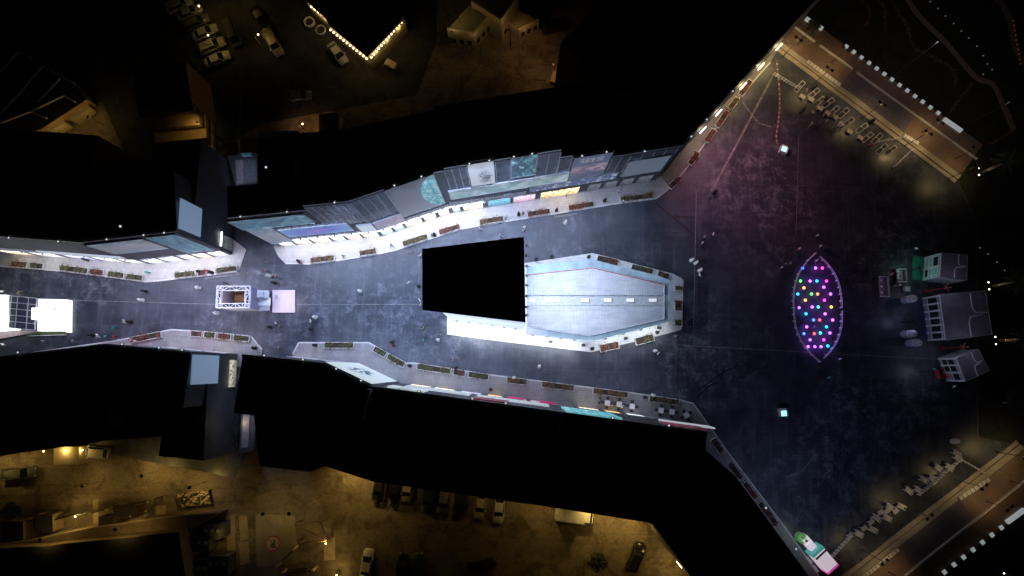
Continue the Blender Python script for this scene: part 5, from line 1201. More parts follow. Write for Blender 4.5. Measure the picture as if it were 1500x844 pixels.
# yard lamps
for px, py, h, pw, lab in ((47,780,1.2,90,'low lamp glowing at the shed doorway'),(125,752,2.4,240,'yard lamp lighting the triangle of sand'),(166,768,0.6,20,'small bright ground lamp beside the railing'),(206,752,1.0,90,'low lamp behind the long railing'),(82,658,2.8,110,'left lamp of the guard hut'),(113,657,2.8,110,'right lamp of the guard hut, above the steps'),
                       (133,657,2.0,60,'small lamp by the white off-roader'),(484,790,2.6,140,'lamp beside the cream pillar'),(497,838,1.6,160,'bright lamp by the yard corner railing'),(20,668,5.0,850,'lamp over the grey pickup'),(232,690,5.0,800,'lamp at the corner of the southwest block'),(300,706,5.2,650,'lamp above the banner board'),(404,742,5.6,330,'lamp over the painted driveway'),(150,704,5.0,320,'lamp in the middle of the sandy lane'),(215,757,8.5,330,'lamp above the terrace roof of the villa'),(110,772,8.0,200,'lamp above the sheds of the villa'),(345,778,5.0,170,'lamp among the plant containers'),(440,742,5.5,200,'lamp over the frame canopy')):
    p = P(px, py); o = thing('yard_lamp', lab, 'lamp', p)
    MB().tube((0,0,0),(0,0,h),0.045,n=6).build('pole', STEEL, o)
    if h > 3.5:
        hd = MB().lathe([(0.3,0.0),(0.28,0.08),(0.0,0.2)],10,(0,0,h)).build('lamp_hood', BLACKMETAL, o); MB().lathe([(0,-0.1),(0.15,-0.06),(0.18,0)],8,(0,0,h)).build('lamp_lens', LAMPGOLD, hd)
        lamp('SPOT', 'yard_light', (p.x, p.y, h - 0.2), pw, SOD, None, (p.x, p.y, 0), 150, 1.0, 0.15)
    else:
        MB().lathe([(0.05,0),(0.12,0.04),(0.13,0.12),(0.07,0.2),(0,0.22)],8,(0,0,h)).build('lamp_globe', LAMPGOLD, o); lamp('POINT', 'yard_light', (p.x, p.y, h + 0.5), pw, SOD, None, rad=0.15)

# ================================================================== ALLEYS
an = thing('alley_annex', 'low annex with pale ribbed roof in the north alley', 'annex')
q = PP([(333,228),(377,224),(377,268),(345,272)], 5.0); MB().prism([(p.x, p.y) for p in q], 0, 5.0).build('wall', WALLSIDE, an); MB().prism([(p.x, p.y) for p in PP([(345,235),(357,234),(357,269),(347,271)], 5.0)], 5.003, 5.1).build('roof_sheet', mat('lilac_sheet', (0.30, 0.29, 0.36), 0.6), an); MB().prism([(p.x, p.y) for p in PP([(358,234),(376,233),(377,267),(358,269)], 5.0)], 5.003, 5.15).build('roof_sheet', mat('blue_sheet', (0.13, 0.16, 0.22), 0.6), an)
MB().prism([(p.x, p.y) for p in PP([(354,226),(370,225),(371,229),(357,231)], 5.0)], 5.155, 5.5).build('tank', mat('teal_tank', (0.25, 0.55, 0.58), 0.5), an)
lamp('SPOT', 'alley_light', P(356, 250, 11), 420, (0.8, 0.85, 1.0), None, P(358, 252, 0), 70, 1.0)
as_ = thing('alley_arcade', 'narrow grey-roofed arcade filling the south alley', 'arcade')
q = PP([(357,568),(377,566),(372,660),(350,664)], 5.0); MB().prism([(p.x, p.y) for p in q], 0, 5.0).build('wall', WALLSIDE, as_); MB().prism([(p.x, p.y) for p in PP([(359,572),(368,571),(364,655),(354,657)], 5.0)], 5.003, 5.12).build('roof_sheet', mat('lilac_sheet', (0.30, 0.29, 0.36), 0.6), as_); MB().prism([(p.x, p.y) for p in PP([(351,570),(357,569),(356,582),(351,582)], 5.0)], 5.13, 5.5).build('tank', mat('teal_tank', (0.25, 0.55, 0.58), 0.5), as_)
lamp('SPOT', 'alley_light', P(362, 600, 11), 260, (0.8, 0.8, 1.0), None, P(362, 610, 0), 110, 0.8); lamp('POINT', 'alley_light', P(352, 620, 6), 40, (1.0, 0.75, 0.4))

# ================================================================== NORTH LOT BUILDINGS
ba = thing('banded_house', 'brown house with stacked balcony bands and a bright east wall', 'house')
HB = 9.0; q = PP([(196,96),(272,90),(281,150),(200,158)], HB)
MB().prism([(p.x, p.y) for p in q], 0, HB).build('wall', BROWNWALL, ba); c_ = sum(q, Vector())/4; MB().prism([(c_.x+(p.x-c_.x)*0.97, c_.y+(p.y-c_.y)*0.97) for p in q], HB+0.003, HB+0.1).build('roof', BLACKROOF, ba)
fba = Facade(Vector((q[3].x, q[3].y, 0)), Vector((q[2].x, q[2].y, 0)), ba)
for k in range(4): fba.panel('balcony', 0.1, fba.L-0.1, 0.8+2.2*k, 1.9+2.2*k, BROWNWALL, 1.2+1.5*(3-k))
for k in range(4):
    for j in (0.15, 0.6): fba.panel('window', fba.L*j, fba.L*(j+0.25), 1.95+2.2*k, 2.9+2.2*k, DARKGLASS, 0.04)
for px, py, z_, pw in ((238,263,10.5,900),(322,205,8.0,260)):
    g_ = P(px, py); lamp('SPOT', 'street_glow_light', (g_.x, g_.y, z_), pw, SOD, None, P(px - 6, py - 62, 0) if px < 300 else P(px - 40, py - 10, 3), 100, 1.0, 0.3)
wa = thing('terrace_house', 'dark flat house with white parapet lines on its roof', 'house')
q = PP([(-60,150),(0,95),(28,75),(108,120),(128,146),(60,190),(-60,222)], 3.0); MB().prism([(p.x, p.y) for p in q], 0, 3.0).build('wall', BROWNWALL, wa)
c_ = sum(q, Vector())/7; MB().prism([(c_.x+(p.x-c_.x)*0.985, c_.y+(p.y-c_.y)*0.985) for p in q], 3.003, 3.08).build('roof', BLACKROOF, wa)
PAR = mat('parapet_white', (0.45, 0.45, 0.44), 0.7, emit=(0.5,0.5,0.5), es=0.0)
for pts in ([(0,180),(45,163),(93,140),(110,149)],[(45,163),(68,173)],[(0,192),(16,197)],[(0,167),(30,135),(62,97),(108,122)],[(55,150),(88,115)],[(0,105),(28,76),(46,86)]):
    a = PP(pts, 3.3)
    for p0, p1 in zip(a, a[1:]): d = p1-p0; MB().box((0,0,-0.1),(d.length,0.22,0.5)).build('parapet', PAR, wa, (p0+p1)/2, math.atan2(d.y,d.x))
for a, b in (((22,217),(52,208)),((60,200),(100,180)),((108,176),(135,157))):
    p0, p1 = P(*a, 1.0), P(*b, 1.0); d = p1-p0; o = MB().box((0,0,0),(d.length,1.2,2.0)).build('garden_wall', CREAMWALL); o.location=((p0+p1)/2); o.rotation_euler[2]=math.atan2(d.y,d.x); tag(o, 'cream garden wall piece along the foot of the parapet house', 'wall', 'garden walls of the parapet house')
for px, py, pw in ((40,222,100),(88,196,110),(130,172,80),(170,150,14)): lamp('POINT', 'garden_light', P(px, py, 3.5), pw, SOD, None, rad=0.3)
lamp('POINT', 'roof_terrace_light', P(80, 128, 11), 26, (0.8, 0.85, 1.0), None, rad=0.5)
bb = thing('bulb_lit_house', 'black-roofed house edged with rows of glowing bulbs', 'house')
HB2 = 4.6; q = PP([(447,0),(484,-40),(592,27),(538,84),(482,38),(478,28)], HB2); MB().prism([(p.x, p.y) for p in q], 0, HB2).build('wall', CREAMWALL, bb)
c_ = sum(q, Vector())/6; MB().prism([(c_.x+(p.x-c_.x)*0.985, c_.y+(p.y-c_.y)*0.985) for p in q], HB2+0.003, HB2+0.1).build('roof', BLACKROOF, bb)
def bulbs(a, b, n):
    for i in range(n):
        p = P(a[0]+(b[0]-a[0])*i/(n-1), a[1]+(b[1]-a[1])*i/(n-1), HB2-0.5)
        MB().lathe([(0.05,-0.2),(0.16,-0.08),(0.17,0.05),(0.08,0.18),(0,0.2)],8,(0,0,0)).build('bulb', LAMPGOLD, bb, p, smooth=True)
bulbs((588,33),(544,84),13); bulbs((484,44),(537,86),12); bulbs((456,10),(481,29),6)
for a, b in (((593,36),(548,89)),((484,50),(536,91)),((452,12),(478,33))):
    for t in (0.15, 0.5, 0.85): lamp('POINT', 'bulb_light', P(a[0]+(b[0]-a[0])*t, a[1]+(b[1]-a[1])*t, HB2-1.2), 22, (1.0,0.68,0.25), None, rad=0.2)
def ringpot(px, py, lab, m_):
    o = thing('ring_planter', lab, 'planter', P(px, py)+Vector((0,0,0.009)))
    m = MB(); n = 24
    for r0, r1, z0, z1 in ((0.75,0.95,0,0.6),):
        for i in range(n):
            a, b = 2*math.pi*i/n, 2*math.pi*(i+1)/n; e = lambda r, t, z: (r*math.cos(t), r*math.sin(t), z)
            m.face([e(r1,a,z0),e(r1,b,z0),e(r1,b,z1),e(r1,a,z1)]); m.face([e(r0,a,z1),e(r1,a,z1),e(r1,b,z1),e(r0,b,z1)]); m.face([e(r0,b,z0),e(r0,a,z0),e(r0,a,z1),e(r0,b,z1)])
    m.build('rim', m_, o); MB().lathe([(0.74,0.0),(0.74,0.3)],20).build('soil', EARTH, o)
ringpot(454,34,'white round ring planter beside the bulb-lit house',WHITE); ringpot(471,46,'grey round ring planter beside the bulb-lit house',STEEL)
yb = thing('yellow_house', 'yellow-lit stepped house with pale walls at the top of the brown yard', 'house')
for quad, h in (([(655,45),(690,5),(720,22),(694,50)],5.0),([(690,2),(715,-30),(760,-6),(735,30)],7.0),([(735,28),(752,10),(790,30),(760,45)],3.5)):
    q = PP(quad, h); MB().prism([(p.x, p.y) for p in q], 0, h).build('wall', CREAMWALL, yb); c_ = sum(q, Vector())/4
    MB().prism([(c_.x+(p.x-c_.x)*0.92, c_.y+(p.y-c_.y)*0.92) for p in q], h+0.003, h+0.1).build('roof', mat('yellow_roof', (0.30,0.25,0.14),0.85,var=0.2), yb)
for i_, (a, b, h) in enumerate((((655,45),(694,50),5.0),((694,50),(720,22),5.0),((760,45),(790,30),3.5),((735,30),(760,-6),7.0))):
    p0, p1 = P(*a, h), P(*b, h); fy = Facade(Vector((p0.x, p0.y, 0)), Vector((p1.x, p1.y, 0)), yb)
    for k in range(3): fy.panel('window', fy.L*(0.12+0.3*k), fy.L*(0.28+0.3*k), 1.0, 2.4, DARKGLASS, 0.05)
    MB().box((0, 0, 0.25), (fy.L, 0.2, 0.5)).build('parapet', CREAMWALL, yb, fy.at(fy.L/2, h, -0.12), fy.rz)
for px, py, z, pw in ((668,20,8,50),(662,48,6,28),(745,45,7,50),(700,62,5,24)): lamp('POINT', 'house_light', P(px, py, z), pw, (1.0,0.72,0.28), None, rad=0.3)
for px, py, h, pw, lab in ((905,95,6.0,420,'lamp post near the rear corner of the glass block'),(800,118,6.0,240,'lamp post at the rear wall of the glass block'),(940,50,6.0,330,'lamp post in the brown yard by the diagonal wing'),(760,70,6,200,'lamp post in the middle of the brown yard')): post_lamp(px, py, h, lab, pw*0.8, (1.0,0.54,0.20), mt=emis('lamp_amber',(1.0,0.55,0.2),0.3))
for px, py, a, lab in ((574,98,-30,'pale skip box beside the bulb-lit house'),(497,183,80,'pale upright board in the orange yard'),(812,117,75,'cream cabinet at the rear wall of the glass block')):
    o = thing('cabinet_box', lab, 'box', P(px, py)+Vector((0,0,0.009)), R(a)); MB().box((0,0,0.6),(1.9,1.1,1.2)).build('case', OFFWHITE if px != 812 else CREAMWALL, o); MB().box((0,0,1.23),(2.0,1.2,0.06)).build('lid', CREAMWALL, o)
oy = thing('orange_yard_shed', 'dark shed in the orange-lit yard behind the glass block', 'shed'); q = PP([(468,168),(495,166),(495,192),(468,194)], 2.8); MB().prism([(p.x, p.y) for p in q], 0, 2.8).build('wall', BROWNWALL, oy); MB().prism([(p.x, p.y) for p in PP([(467,167),(496,165),(496,191),(467,193)], 2.95)], 2.803, 2.95).build('roof', BLACKROOF, oy)
post_lamp(448,196,4.5,'lamp post in the orange-lit yard',300,(1.0,0.48,0.14)); 
MB_ = MB().box((0,0,0.1),(6.0,0.8,0.2)).build('roof_ledge', STEEL, nm, P(408,197,16.0)+Vector((0,0,0.0)), R(3))
# roof odds and ends on the big blocks
for px, py, z, par in ((697,189,16.1,nm),(588,623,17.05,sm),(729,642,17.05,sm),(180,333,18.8,nl),(547,245,16.1,nm),(270,277,13.6,nl),(392,247,16.1,nm)):
    o = MB().box((0,0,0.3),(0.5,0.5,0.6)).build('roof_beacon', STEEL, par, P(px,py,z)); MB().lathe([(0.1,0),(0.14,0.08),(0.0,0.16)],8,(0,0,0.6)).build('beacon_lamp', LAMPWHITE, o)
for px, py, z, par in ((450,250,16,nm),(600,215,16,nm),(850,190,16,nm),(920,150,16,nm),(120,290,13.5,nl),(60,300,13.5,nl),(620,660,17,sm),(760,690,17,sm),(900,690,17,sm),(120,590,10,sl),(60,620,10,sl),(220,600,10,sl)):
    o = MB().box((0,0,0.7),(3.0,2.0,1.4)).build('air_handler', STEEL, par, P(px,py,z)+Vector((0,0,0.06))); MB().lathe([(0.6,0),(0.6,0.2),(0.5,0.25)],14,(0.6,0,1.4)).build('fan_cowl', BLACKMETAL, o)

# ================================================================== GARDEN
PATH = make_paving('garden_path', (0.32, 0.25, 0.25), (0.37, 0.29, 0.29), (0.12, 0.1, 0.1), 0.5, 0.25)
def ribbon(name, pts, wd, z, m):
    q = PP(pts); fine = []
    for i in range(len(q)-1):
        p0, p1, p2, p3 = q[max(i-1,0)], q[i], q[i+1], q[min(i+2,len(q)-1)]
        for k in range(8):
            t = k/8; fine.append(0.5*((2*p1)+(p2-p0)*t+(2*p0-5*p1+4*p2-p3)*t*t+(3*p1-p0-3*p2+p3)*t**3))
    fine.append(q[-1]); mb = MB(); L_ = []; R_ = []
    for i, p in enumerate(fine):
        d = (fine[min(i+1,len(fine)-1)]-fine[max(i-1,0)]).normalized(); n = Vector((-d.y,d.x,0))*wd/2; L_.append(p+n); R_.append(p-n)
    for i in range(len(fine)-1): mb.face([(R_[i].x,R_[i].y,z),(R_[i+1].x,R_[i+1].y,z),(L_[i+1].x,L_[i+1].y,z),(L_[i].x,L_[i].y,z)])
    return mb.build(name, m), fine
pth, _ = ribbon('garden_path', [(1318,-20),(1345,22),(1385,62),(1410,92),(1432,115),(1455,125),(1472,160),(1485,190)], 1.0, 0.012, PATH); struct(pth)
pth, _ = ribbon('garden_path', [(1440,-20),(1470,10),(1482,40),(1490,75),(1520,120)], 1.2, 0.012, PATH); struct(pth)
hn = 0
for pts, lab in (([(1252,-5),(1268,8),(1274,22),(1266,40)],'low clipped hedge curling behind the terrace parapet'),([(1282,0),(1294,14),(1295,48)],'low hedge running down to the garden lawn'),([(1300,-5),(1318,25),(1330,45),(1337,70),(1375,90),(1396,105),(1398,128)],'long low hedge winding through the garden'),
                 ([(1424,122),(1405,145),(1388,168)],'hedge running from garden path back to the terrace'),([(1462,130),(1472,165),(1484,188),(1462,205),(1448,212)],'hedge wrapping the garden corner by the palm')):
    _, fine = ribbon('tmp', pts, 0.5, 0.01, LEAFDK); bpy.data.objects.remove(_ if False else bpy.data.objects['tmp'])
    o = thing('low_hedge', lab, 'hedge', (0,0,0)); m = MB(); rnd = random.Random(hn); hn += 1; st = MB()
    for a, b in zip(fine, fine[1:]):
        for k in range(int((b-a).length*26)):
            c = a.lerp(b, rnd.random()) + Vector((rnd.gauss(0,0.2),rnd.gauss(0,0.2),abs(rnd.gauss(0.3,0.2)))); s_ = rnd.uniform(0.06,0.14)
            M = Matrix.Rotation(rnd.uniform(0,6.28),3,'Z') @ Matrix.Rotation(rnd.uniform(-1,1),3,'X'); m.face([c+M@Vector(v) for v in ((-s_,0,0),(0,-s_*0.6,0),(s_,0,0),(0,s_*0.6,0))])
        st.tube((a.x,a.y,0),(a.x,a.y,0.4),0.03,n=4)
    m.build('foliage', LEAFBR, o)['kind'] = 'stuff'; st.build('stems', BARK, o)['kind'] = 'stuff'
PTH = emis('path_lamp', (0.7,0.62,0.62), 0.14)
for px, py in ((1360,5),(1371,15),(1382,26),(1394,37),(1405,48),(1416,58),(1428,70),(1437,84),(1443,96),(1450,104),(1437,111),(1432,364),(1444,373),(1457,385),(1468,397)):
    o = thing('path_light', 'small bollard light beside the dark garden path', 'lamp', P(px,py)+Vector((0,0,0.006)), 0, 'bollard lights along the garden'); MB().lathe([(0.08,0),(0.08,0.5)],8).build('post', BLACKMETAL, o); MB().lathe([(0.10,0.5),(0.12,0.58),(0.06,0.66),(0,0.67)],8).build('lamp_globe', PTH, o)
for i in range(10):
    px, py = 1482 + i*1.2, 32 + i*7; p = P(px,py); o = thing('red_marker', 'small red marker light along the far garden edge', 'lamp', p, 0, 'red marker lights'); MB().lathe([(0.1,0),(0.1,0.3)],8).build('post', BLACKMETAL, o); MB().lathe([(0.12,0.3),(0.1,0.42),(0,0.46)],8).build('lamp_globe', emis('marker_red',(0.8,0.15,0.08),0.10), o)
lamp('POINT','garden_light',P(1370,62,12),420,(1.0,0.72,0.78),None,rad=0.5); lamp('POINT','garden_light',P(1475,150,10),150,(1.0,0.8,0.8),None,rad=0.5)
def palm(px, py, h, lab, seed):
    rnd = random.Random(seed); p = P(px,py); o = thing('palm_tree', lab, 'palm tree', p)
    t = MB(); bend = Vector((0.25,0.1,0))
    for k in range(8):
        a, b = k/8, (k+1)/8; t.tube(Vector((0,0,h*a))+bend*a*a, Vector((0,0,h*b))+bend*b*b, 0.26-0.1*a, 0.24-0.1*b, 10)
    t.build('trunk', BARK, o, smooth=True)
    cr = MB()
    for f in range(26):
        az = f*2.4+rnd.uniform(-0.2,0.2); up = 0.9-1.2*(f/26); L_ = rnd.uniform(1.9,2.6); q0 = Vector((0,0,h))+bend; prev = q0; d = Vector((math.cos(az)*math.cos(up),math.sin(az)*math.cos(up),math.sin(up)))
        for s_ in range(9):
            nx = prev+d*(L_/9); side = d.cross(Vector((0,0,1))).normalized()
            for sg_ in (-1,1):
                for q in (0.0,0.5):
                    b0 = prev.lerp(nx,q); tip = b0+side*sg_*0.5*(1-0.06*s_)+d*0.25+Vector((0,0,-0.16)); w_ = d*0.035; cr.face([b0-w_,b0+w_,tip])
            prev = nx; d = (d+Vector((0,0,-0.11))).normalized()
    cr.build('crown', PALMLEAF, o)['kind'] = 'stuff'
    for dx, dy in ((-0.9,0.6),(-0.9,-0.6)):
        u = MB().lathe([(0.16,0),(0.16,0.2)],8,(dx,dy,0)).build('uplight', BLACKMETAL, o); MB().lathe([(0.13,0.2),(0.1,0.26),(0,0.28)],8,(dx,dy,0)).build('lamp_lens', LAMPWARM, u)
        lamp('SPOT','palm_light',(p.x+dx,p.y+dy,0.35),70,(1.0,0.8,0.5),None,(p.x+0.2,p.y,h*0.8),55,0.6)
palm(1440,252,5.0,'uplit palm beside the end of the northeast terrace',1); palm(1455,419,5.2,'uplit palm behind the teal kiosk',2); palm(1465,499,5.0,'uplit palm behind the large kiosk',3); palm(1478,845,5.0,'palm beyond the southeast terrace',5)
def tree(px, py, h, r, lab, seed, m=LEAFDK):
    rnd = random.Random(seed); p = P(px,py); o = thing('broadleaf_tree', lab, 'tree', p); t = MB().tube((0,0,0),(0.1,0,h*0.45),0.16,0.11,8); cl = []
    for k in range(7):
        a = k*0.9+rnd.random(); e_ = Vector((math.cos(a)*r*0.6,math.sin(a)*r*0.6,h*rnd.uniform(0.6,0.9))); t.tube((0.1,0,h*0.42),e_,0.07,0.03,6); cl.append(e_)
    cl.append(Vector((0,0,h*0.9))); t.build('trunk', BARK, o); m_ = MB()
    for c in cl:
        for k in range(170):
            v = Vector((rnd.gauss(0,1),rnd.gauss(0,1),rnd.gauss(0,0.7))).normalized()*r*0.5*rnd.random()**0.4; s_ = rnd.uniform(0.08,0.17); M = Matrix.Rotation(rnd.uniform(0,6.28),3,'Z')@Matrix.Rotation(rnd.uniform(-1.2,1.2),3,'X'); m_.face([c+v+M@Vector(q) for q in ((-s_,0,0),(0,-s_*0.55,0),(s_,0,0),(0,s_*0.55,0))])
    m_.build('crown', m, o)['kind'] = 'stuff'
for i, (px, py, h, r, lab) in enumerate(((928,78,4.0,2.0,'dark round tree against the rear of the diagonal wing'),(893,103,2.6,1.3,'lamp-lit shrubby tree at the rear wall of the glass block'),(872,818,3.0,1.5,'small dark tree on the lit sand south of the south block'),(1150,15,4.0,1.8,'dark tree at the gate between wing and terrace'),
        (1185,45,2.4,1.1,'small dark tree behind the terrace parapet'),(1470,590,4.2,2.0,'dark tree between the small kiosk and southeast terrace'),(1215,-10,4.5,2.2,'dark tree at the top of the garden'),(655,62,3.0,1.5,'dark tree in front of the yellow-lit house'),(748,12,3.6,1.8,'dark tree between yellow-lit walls'),(30,745,2.8,1.4,'dark tree in the southwest yard'))): tree(px, py, h, r, lab, i+20)

# ================================================================== FOOD KIOSK (southeast corner)
fk = thing('food_kiosk', 'ice-cream coloured food kiosk with white roof, pink front and green end', 'kiosk', P(1190,805)+Vector((0,0,0.14)), R(-50))
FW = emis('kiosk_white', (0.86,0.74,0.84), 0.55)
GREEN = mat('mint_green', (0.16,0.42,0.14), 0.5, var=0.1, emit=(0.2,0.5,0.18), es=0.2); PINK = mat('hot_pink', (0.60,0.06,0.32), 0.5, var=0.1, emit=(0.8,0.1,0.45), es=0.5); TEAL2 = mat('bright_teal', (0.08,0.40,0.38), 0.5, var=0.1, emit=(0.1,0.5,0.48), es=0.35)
MB().box((1.3,0,1.3),(3.0,2.2,2.6)).build('body', FW, fk); MB().box((1.2,0,2.66),(2.2,2.0,0.1)).build('roof', FW, fk); MB().box((2.95,0,1.35),(0.35,2.3,2.5)).build('front_panel', PINK, fk); MB().box((-0.45,0,1.3),(0.45,2.4,2.6)).build('back_panel', TEAL2, fk); MB().box((0.1,0,2.68),(0.25,2.2,0.12)).build('roof_band', BLACKMETAL, fk)
MB().box((-1.3,0,0.8),(1.2,1.2,1.6)).build('counter', FW, fk); MB().box((-2.4,0.0,0.75),(0.95,1.2,1.5)).build('counter', FW, fk); MB().lathe([(0.8,0),(0.8,1.3),(0.6,1.5)],18,(-2.9,-0.3,0)).build('round_end', GREEN, fk)
for k, (x, y) in enumerate(((0.4,-1.7),(2.0,-1.8))):
    o = thing('kiosk_table', 'white counter table standing beside the food kiosk', 'table', P(1190,805)+Vector((x*0.64+y*0.77, -x*0.77+y*0.64,0.14)), R(-50), 'counter tables by the food kiosk'); MB().box((0,0,0.9),(1.3,0.4,0.06)).build('table_top', WHITE, o); MB().box((0,0,0.44),(0.12,0.2,0.88)).build('leg', STEEL, o)
lamp('POINT','kiosk_light',P(1180,792,4.0),90,(0.75,0.9,0.85),None,rad=0.4)

# ================================================================== PEOPLE
SKIN = mat('skin', (0.36,0.23,0.16), 0.6, var=0.08); HAIR = mat('dark_hair', (0.02,0.017,0.015), 0.6)
CLOTH = {k: mat('cloth_'+k, c, 0.85, var=0.12, scale=5) for k, c in {'white':(0.82,0.82,0.82),'pink':(0.66,0.36,0.42),'black':(0.02,0.02,0.022),'red':(0.50,0.03,0.06),'teal':(0.05,0.42,0.40),'navy':(0.04,0.05,0.09),'grey':(0.24,0.24,0.26),'khaki':(0.30,0.25,0.17),'yellow':(0.6,0.52,0.2)}.items()}
SHOE = mat('shoe_leather', (0.03,0.028,0.026), 0.5)
def skin_mesh(name, pose):
    J = {'pel':(0,0,0.95),'wst':(0,0,1.08),'chs':(0.02,0,1.32),'nck':(0.02,0,1.50),'hd0':(0.04,0,1.58),'hd1':(0.05,0,1.72)}
    rad = {'pel':(0.155,0.12),'wst':(0.135,0.11),'chs':(0.165,0.12),'nck':(0.055,0.055),'hd0':(0.085,0.075),'hd1':(0.085,0.075)}
    E = [('pel','wst'),('wst','chs'),('chs','nck'),('nck','hd0'),('hd0','hd1')]
    for s_, n in ((1,'l'),(-1,'r')):
        k = s_ if pose == 'walk' else 0
        J['hip'+n]=(0,0.10*s_,0.88); J['kne'+n]=(0.16*k+0.02,0.105*s_,0.48); J['ank'+n]=(0.22*k-0.05*(k<0),0.11*s_,0.09+0.05*(k<0)); J['toe'+n]=(0.22*k+0.17,0.125*s_,0.045+0.01*(k<0))
        J['sho'+n]=(0.01,0.20*s_,1.42); J['elb'+n]=(-0.13*k-0.02,0.27*s_,1.15); J['wri'+n]=(-0.2*k+0.09,0.27*s_,0.92); J['hnd'+n]=(-0.22*k+0.12,0.265*s_,0.82)
        for j, r in (('hip',0.095),('kne',0.06),('ank',0.042),('toe',0.04),('sho',0.06),('elb',0.045),('wri',0.032),('hnd',0.032)): rad[j+n]=(r,r)
        E += [('pel','hip'+n),('hip'+n,'kne'+n),('kne'+n,'ank'+n),('ank'+n,'toe'+n),('chs','sho'+n),('sho'+n,'elb'+n),('elb'+n,'wri'+n),('wri'+n,'hnd'+n)]
        for f in range(4):
            y = (f-1.5)*0.020; J['fa%d%s'%(f,n)] = (J['hnd'+n][0]+0.02-abs(f-1.2)*0.006, J['hnd'+n][1]+y*0.6, J['hnd'+n][2]-0.05+abs(f-1.2)*0.008); rad['fa%d%s'%(f,n)] = (0.010,0.010); E.append(('hnd'+n,'fa%d%s'%(f,n)))
    names = list(J); me = bpy.data.meshes.new(name+'_cage'); me.from_pydata([J[k] for k in names], [(names.index(a),names.index(b)) for a,b in E], [])
    ob = bpy.data.objects.new(name+'_cage', me); COL.objects.link(ob)
    ob.modifiers.new('s','SKIN'); ob.modifiers.new('d','SUBSURF').levels = 1
    for i, k in enumerate(names): sv = me.skin_vertices[0].data[i]; sv.radius = rad[k]; sv.use_root = (k == 'pel')
    dg = bpy.context.evaluated_depsgraph_get(); out = bpy.data.meshes.new_from_object(ob.evaluated_get(dg)); out.name = name
    bpy.data.objects.remove(ob); return out
BASE = {p: skin_mesh('person_'+p, p) for p in ('stand','walk')}
PM = {}
def person_mesh(pose, topc, legc):
    k = (pose, topc, legc)
    if k not in PM:
        me = BASE[pose].copy(); me.materials.clear()
        for m_ in (SKIN, CLOTH[topc], CLOTH[legc], SHOE): me.materials.append(m_)
        for p in me.polygons:
            c = p.center; z = c.z; arm = abs(c.y) > 0.205
            p.material_index = 0 if z > 1.47 or (arm and z < 0.93 and z > 0.7) else (1 if z > 0.94 else (3 if z < 0.09 else 2)); p.use_smooth = True
        PM[k] = me
    return PM[k]
HAIRM = MB().lathe([(0.098,1.62),(0.108,1.70),(0.10,1.78),(0.06,1.83),(0,1.84)],12,(0.035,0,0)).mesh('hair',[HAIR],True)
def robe_mesh(c): return MB().lathe([(0.30,0.06),(0.27,0.4),(0.22,0.9),(0.20,1.1),(0.22,1.35),(0.12,1.5)],14).mesh('robe',[CLOTH[c]],True)
ROBE = {c: robe_mesh(c) for c in ('white','black','pink')}
SCARF = {c: MB().lathe([(0.17,1.42),(0.135,1.55),(0.118,1.7),(0.10,1.8),(0,1.86)],12,(0.015,0,0)).mesh('headscarf',[CLOTH[c]],True) for c in ('white','black')}
desc = {'R':('white long robe','white','white'),'W':('white shirt and dark trousers','white','navy'),'P':('pink top','pink','grey'),'B':('black long robe','black','black'),'r':('red top','red','black'),'t':('teal top','teal','navy'),'g':('grey clothes','grey','grey'),'k':('khaki top','khaki','navy'),'y':('yellow top','yellow','navy')}
prnd = random.Random(3)
def person(px, py, k, where, z=0.009, rz=None):
    d, tc_, lc = desc[k]; pose = 'walk' if prnd.random() < 0.5 else 'stand'; p = P(px, py)
    o = link('person', person_mesh(pose, tc_, lc), None, (p.x, p.y, z), R(prnd.uniform(0,360)) if rz is None else rz); s_ = prnd.uniform(0.95,1.06); o.scale = (s_,s_,s_)
    tag(o, 'person in %s %s' % (d, where), 'person', 'people in %s %s' % (d, where))
    if k in ('R','B'): link('robe', ROBE['white' if k == 'R' else 'black'], o); link('headscarf', SCARF['white' if k == 'R' else 'black'], o)
    else: link('hair', HAIRM, o)
W1 = 'on the asphalt west of the truss booth'; W2 = 'on the asphalt between truss booth and black-roofed hall'; W3 = 'on the asphalt around the pale annex'; W4 = 'on the open plaza asphalt east of the annex'; W5 = 'beside the light oval'; W6 = 'among the northeast deck chairs'; W7 = 'near the kiosks'
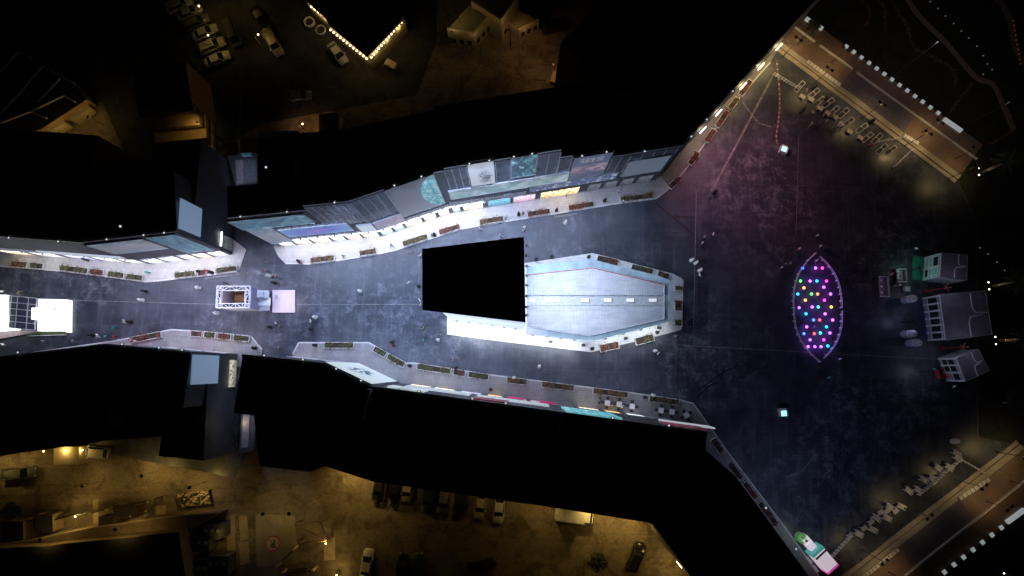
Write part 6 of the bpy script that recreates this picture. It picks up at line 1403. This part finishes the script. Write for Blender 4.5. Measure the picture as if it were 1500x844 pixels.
for px, py, k, wh_ in ((210,440,'R',W1),(214,427,'B',W1),(293,422,'R',W1),(187,471,'W',W1),(193,472,'B',W1),(12,505,'W',W1),(70,500,'k',W1),(137,491,'B',W1),(149,492,'W',W1),(160,493,'t',W1),(113,501,'g',W1),(320,459,'R',W1),(333,416,'g',W1),(172,494,'r',W1),(10,428,'W',W1),(171,481,'t',W1),(35,430,'k',W1),
        (391,398,'P',W2),(395,405,'R',W2),(406,406,'P',W2),(393,385,'g',W2),(403,415,'B',W2),(415,417,'g',W2),(397,480,'B',W2),(412,478,'k',W2),(407,474,'W',W2),(463,465,'R',W2),(458,471,'W',W2),(457,483,'B',W2),(528,427,'R',W2),(602,370,'P',W2),(616,376,'W',W2),(600,415,'W',W2),(614,420,'B',W2),(616,441,'W',W2),(617,447,'P',W2),(620,482,'k',W2),(621,498,'t',W2),(642,498,'R',W2),(672,525,'P',W2),(664,527,'P',W2),(575,502,'B',W2),(577,508,'r',W2),(645,491,'g',W2),
        (768,335,'R',W3),(767,339,'W',W3),(828,327,'R',W3),(735,347,'W',W3),(785,381,'B',W3),(808,377,'B',W3),(862,377,'B',W3),(790,537,'R',W3),(959,514,'R',W3),(962,518,'W',W3),(704,337,'W',W3),(988,493,'g',W3),(867,511,'B',W3),(962,487,'B',W3),
        (1012,382,'R',W4),(1018,386,'R',W4),(1024,397,'R',W4),(1022,404,'W',W4),(1042,345,'W',W4),(1030,348,'g',W4),(1027,357,'W',W4),(1038,288,'g',W4),(1046,283,'B',W4),(1008,480,'B',W4),(1148,610,'g',W4),
        (1167,366,'P',W5),(1142,393,'W',W5),(1148,388,'k',W5),(1154,387,'g',W5),(1193,347,'W',W5),(1198,362,'W',W5),(1208,364,'B',W5),(1192,383,'W',W5),(1226,526,'W',W5),(1210,553,'t',W5),(1197,540,'B',W5),(1170,474,'B',W5),(1190,479,'g',W5),
        (1185,185,'g',W6),(1172,165,'B',W6),(1174,160,'k',W6),(1187,168,'y',W6),(1203,172,'k',W6),(1208,180,'P',W6),(1217,172,'y',W6),(1200,191,'r',W6),(1224,188,'W',W6),(1274,180,'B',W6),(1228,190,'g',W6),(1271,216,'r',W6),(1178,136,'P',W6),(1190,131,'B',W6),(1205,148,'B',W6),
        (1336,366,'W',W7),(1301,403,'P',W7),(1306,420,'P',W7),(1363,541,'t',W7),(1392,566,'W',W7)): person(px, py, k, wh_)
N1 = 'on the north pavement by the lit shops'; S1 = 'on the south pavement'; NW1 = 'on the west pavement'
for px, py, k, wh_ in ((444,385,'P',N1),(440,384,'B',N1),(637,345,'B',N1),(633,346,'W',N1),(760,315,'B',N1),(766,314,'k',N1),(815,309,'B',N1),(742,320,'W',N1),(829,287,'W',N1),(906,282,'W',N1),(575,361,'g',N1),(505,377,'k',N1),(885,295,'B',N1),(912,297,'W',N1),(130,381,'B',NW1),(135,377,'B',NW1),(148,380,'P',NW1),(222,401,'t',NW1),(295,399,'B',NW1),(307,398,'r',NW1),(312,400,'B',NW1),
        (198,499,'P',S1),(203,500,'W',S1),(375,510,'B',S1),(411,511,'k',S1),(463,506,'B',S1),(601,536,'B',S1),(668,540,'B',S1),(664,541,'W',S1),(753,553,'R',S1),(955,579,'R',S1),(944,582,'B',S1),(719,571,'B',S1),(892,593,'W',S1),(910,595,'W',S1)): person(px, py, k, wh_, 0.13)

# ================================================================== POSTS THAT CARRY THE REMAINING LAMPS
where = {'garden_light': ('slim dark lamp mast standing in the garden or beside a garden wall', 'slim garden lamp masts'), 'house_light': ('slim lamp mast beside the yellow-lit house', 'lamp masts of the yellow-lit house'),
         'street_glow_light': ('tall lamp mast near the banded brown house', 'lamp masts of the banded house'), 'kiosk_light': ('slim lamp mast beside a plaza kiosk', 'lamp masts of the kiosks'), 'booth_light': None}
for l_ in [o for o in bpy.data.objects if o.type == 'LIGHT']:
    k_ = l_.name.split('.')[0]
    if where.get(k_):
        x, y, z = l_.location; lab, grp = where[k_]
        o = thing('lamp_mast', lab, 'lamp', (x + 0.35, y, 0.012), math.pi, grp)
        MB().tube((0, 0, 0), (0, 0, z + 0.25), 0.06, 0.04, 6).build('pole', BLACKMETAL, o); MB().tube((0, 0, z + 0.22), (0.38, 0, z + 0.3), 0.03, n=5).build('arm', BLACKMETAL, o)
        MB().lathe([(0.2, 0), (0.18, 0.06), (0, 0.12)], 8, (0.35, 0, z + 0.3)).build('lamp_hood', BLACKMETAL, o)
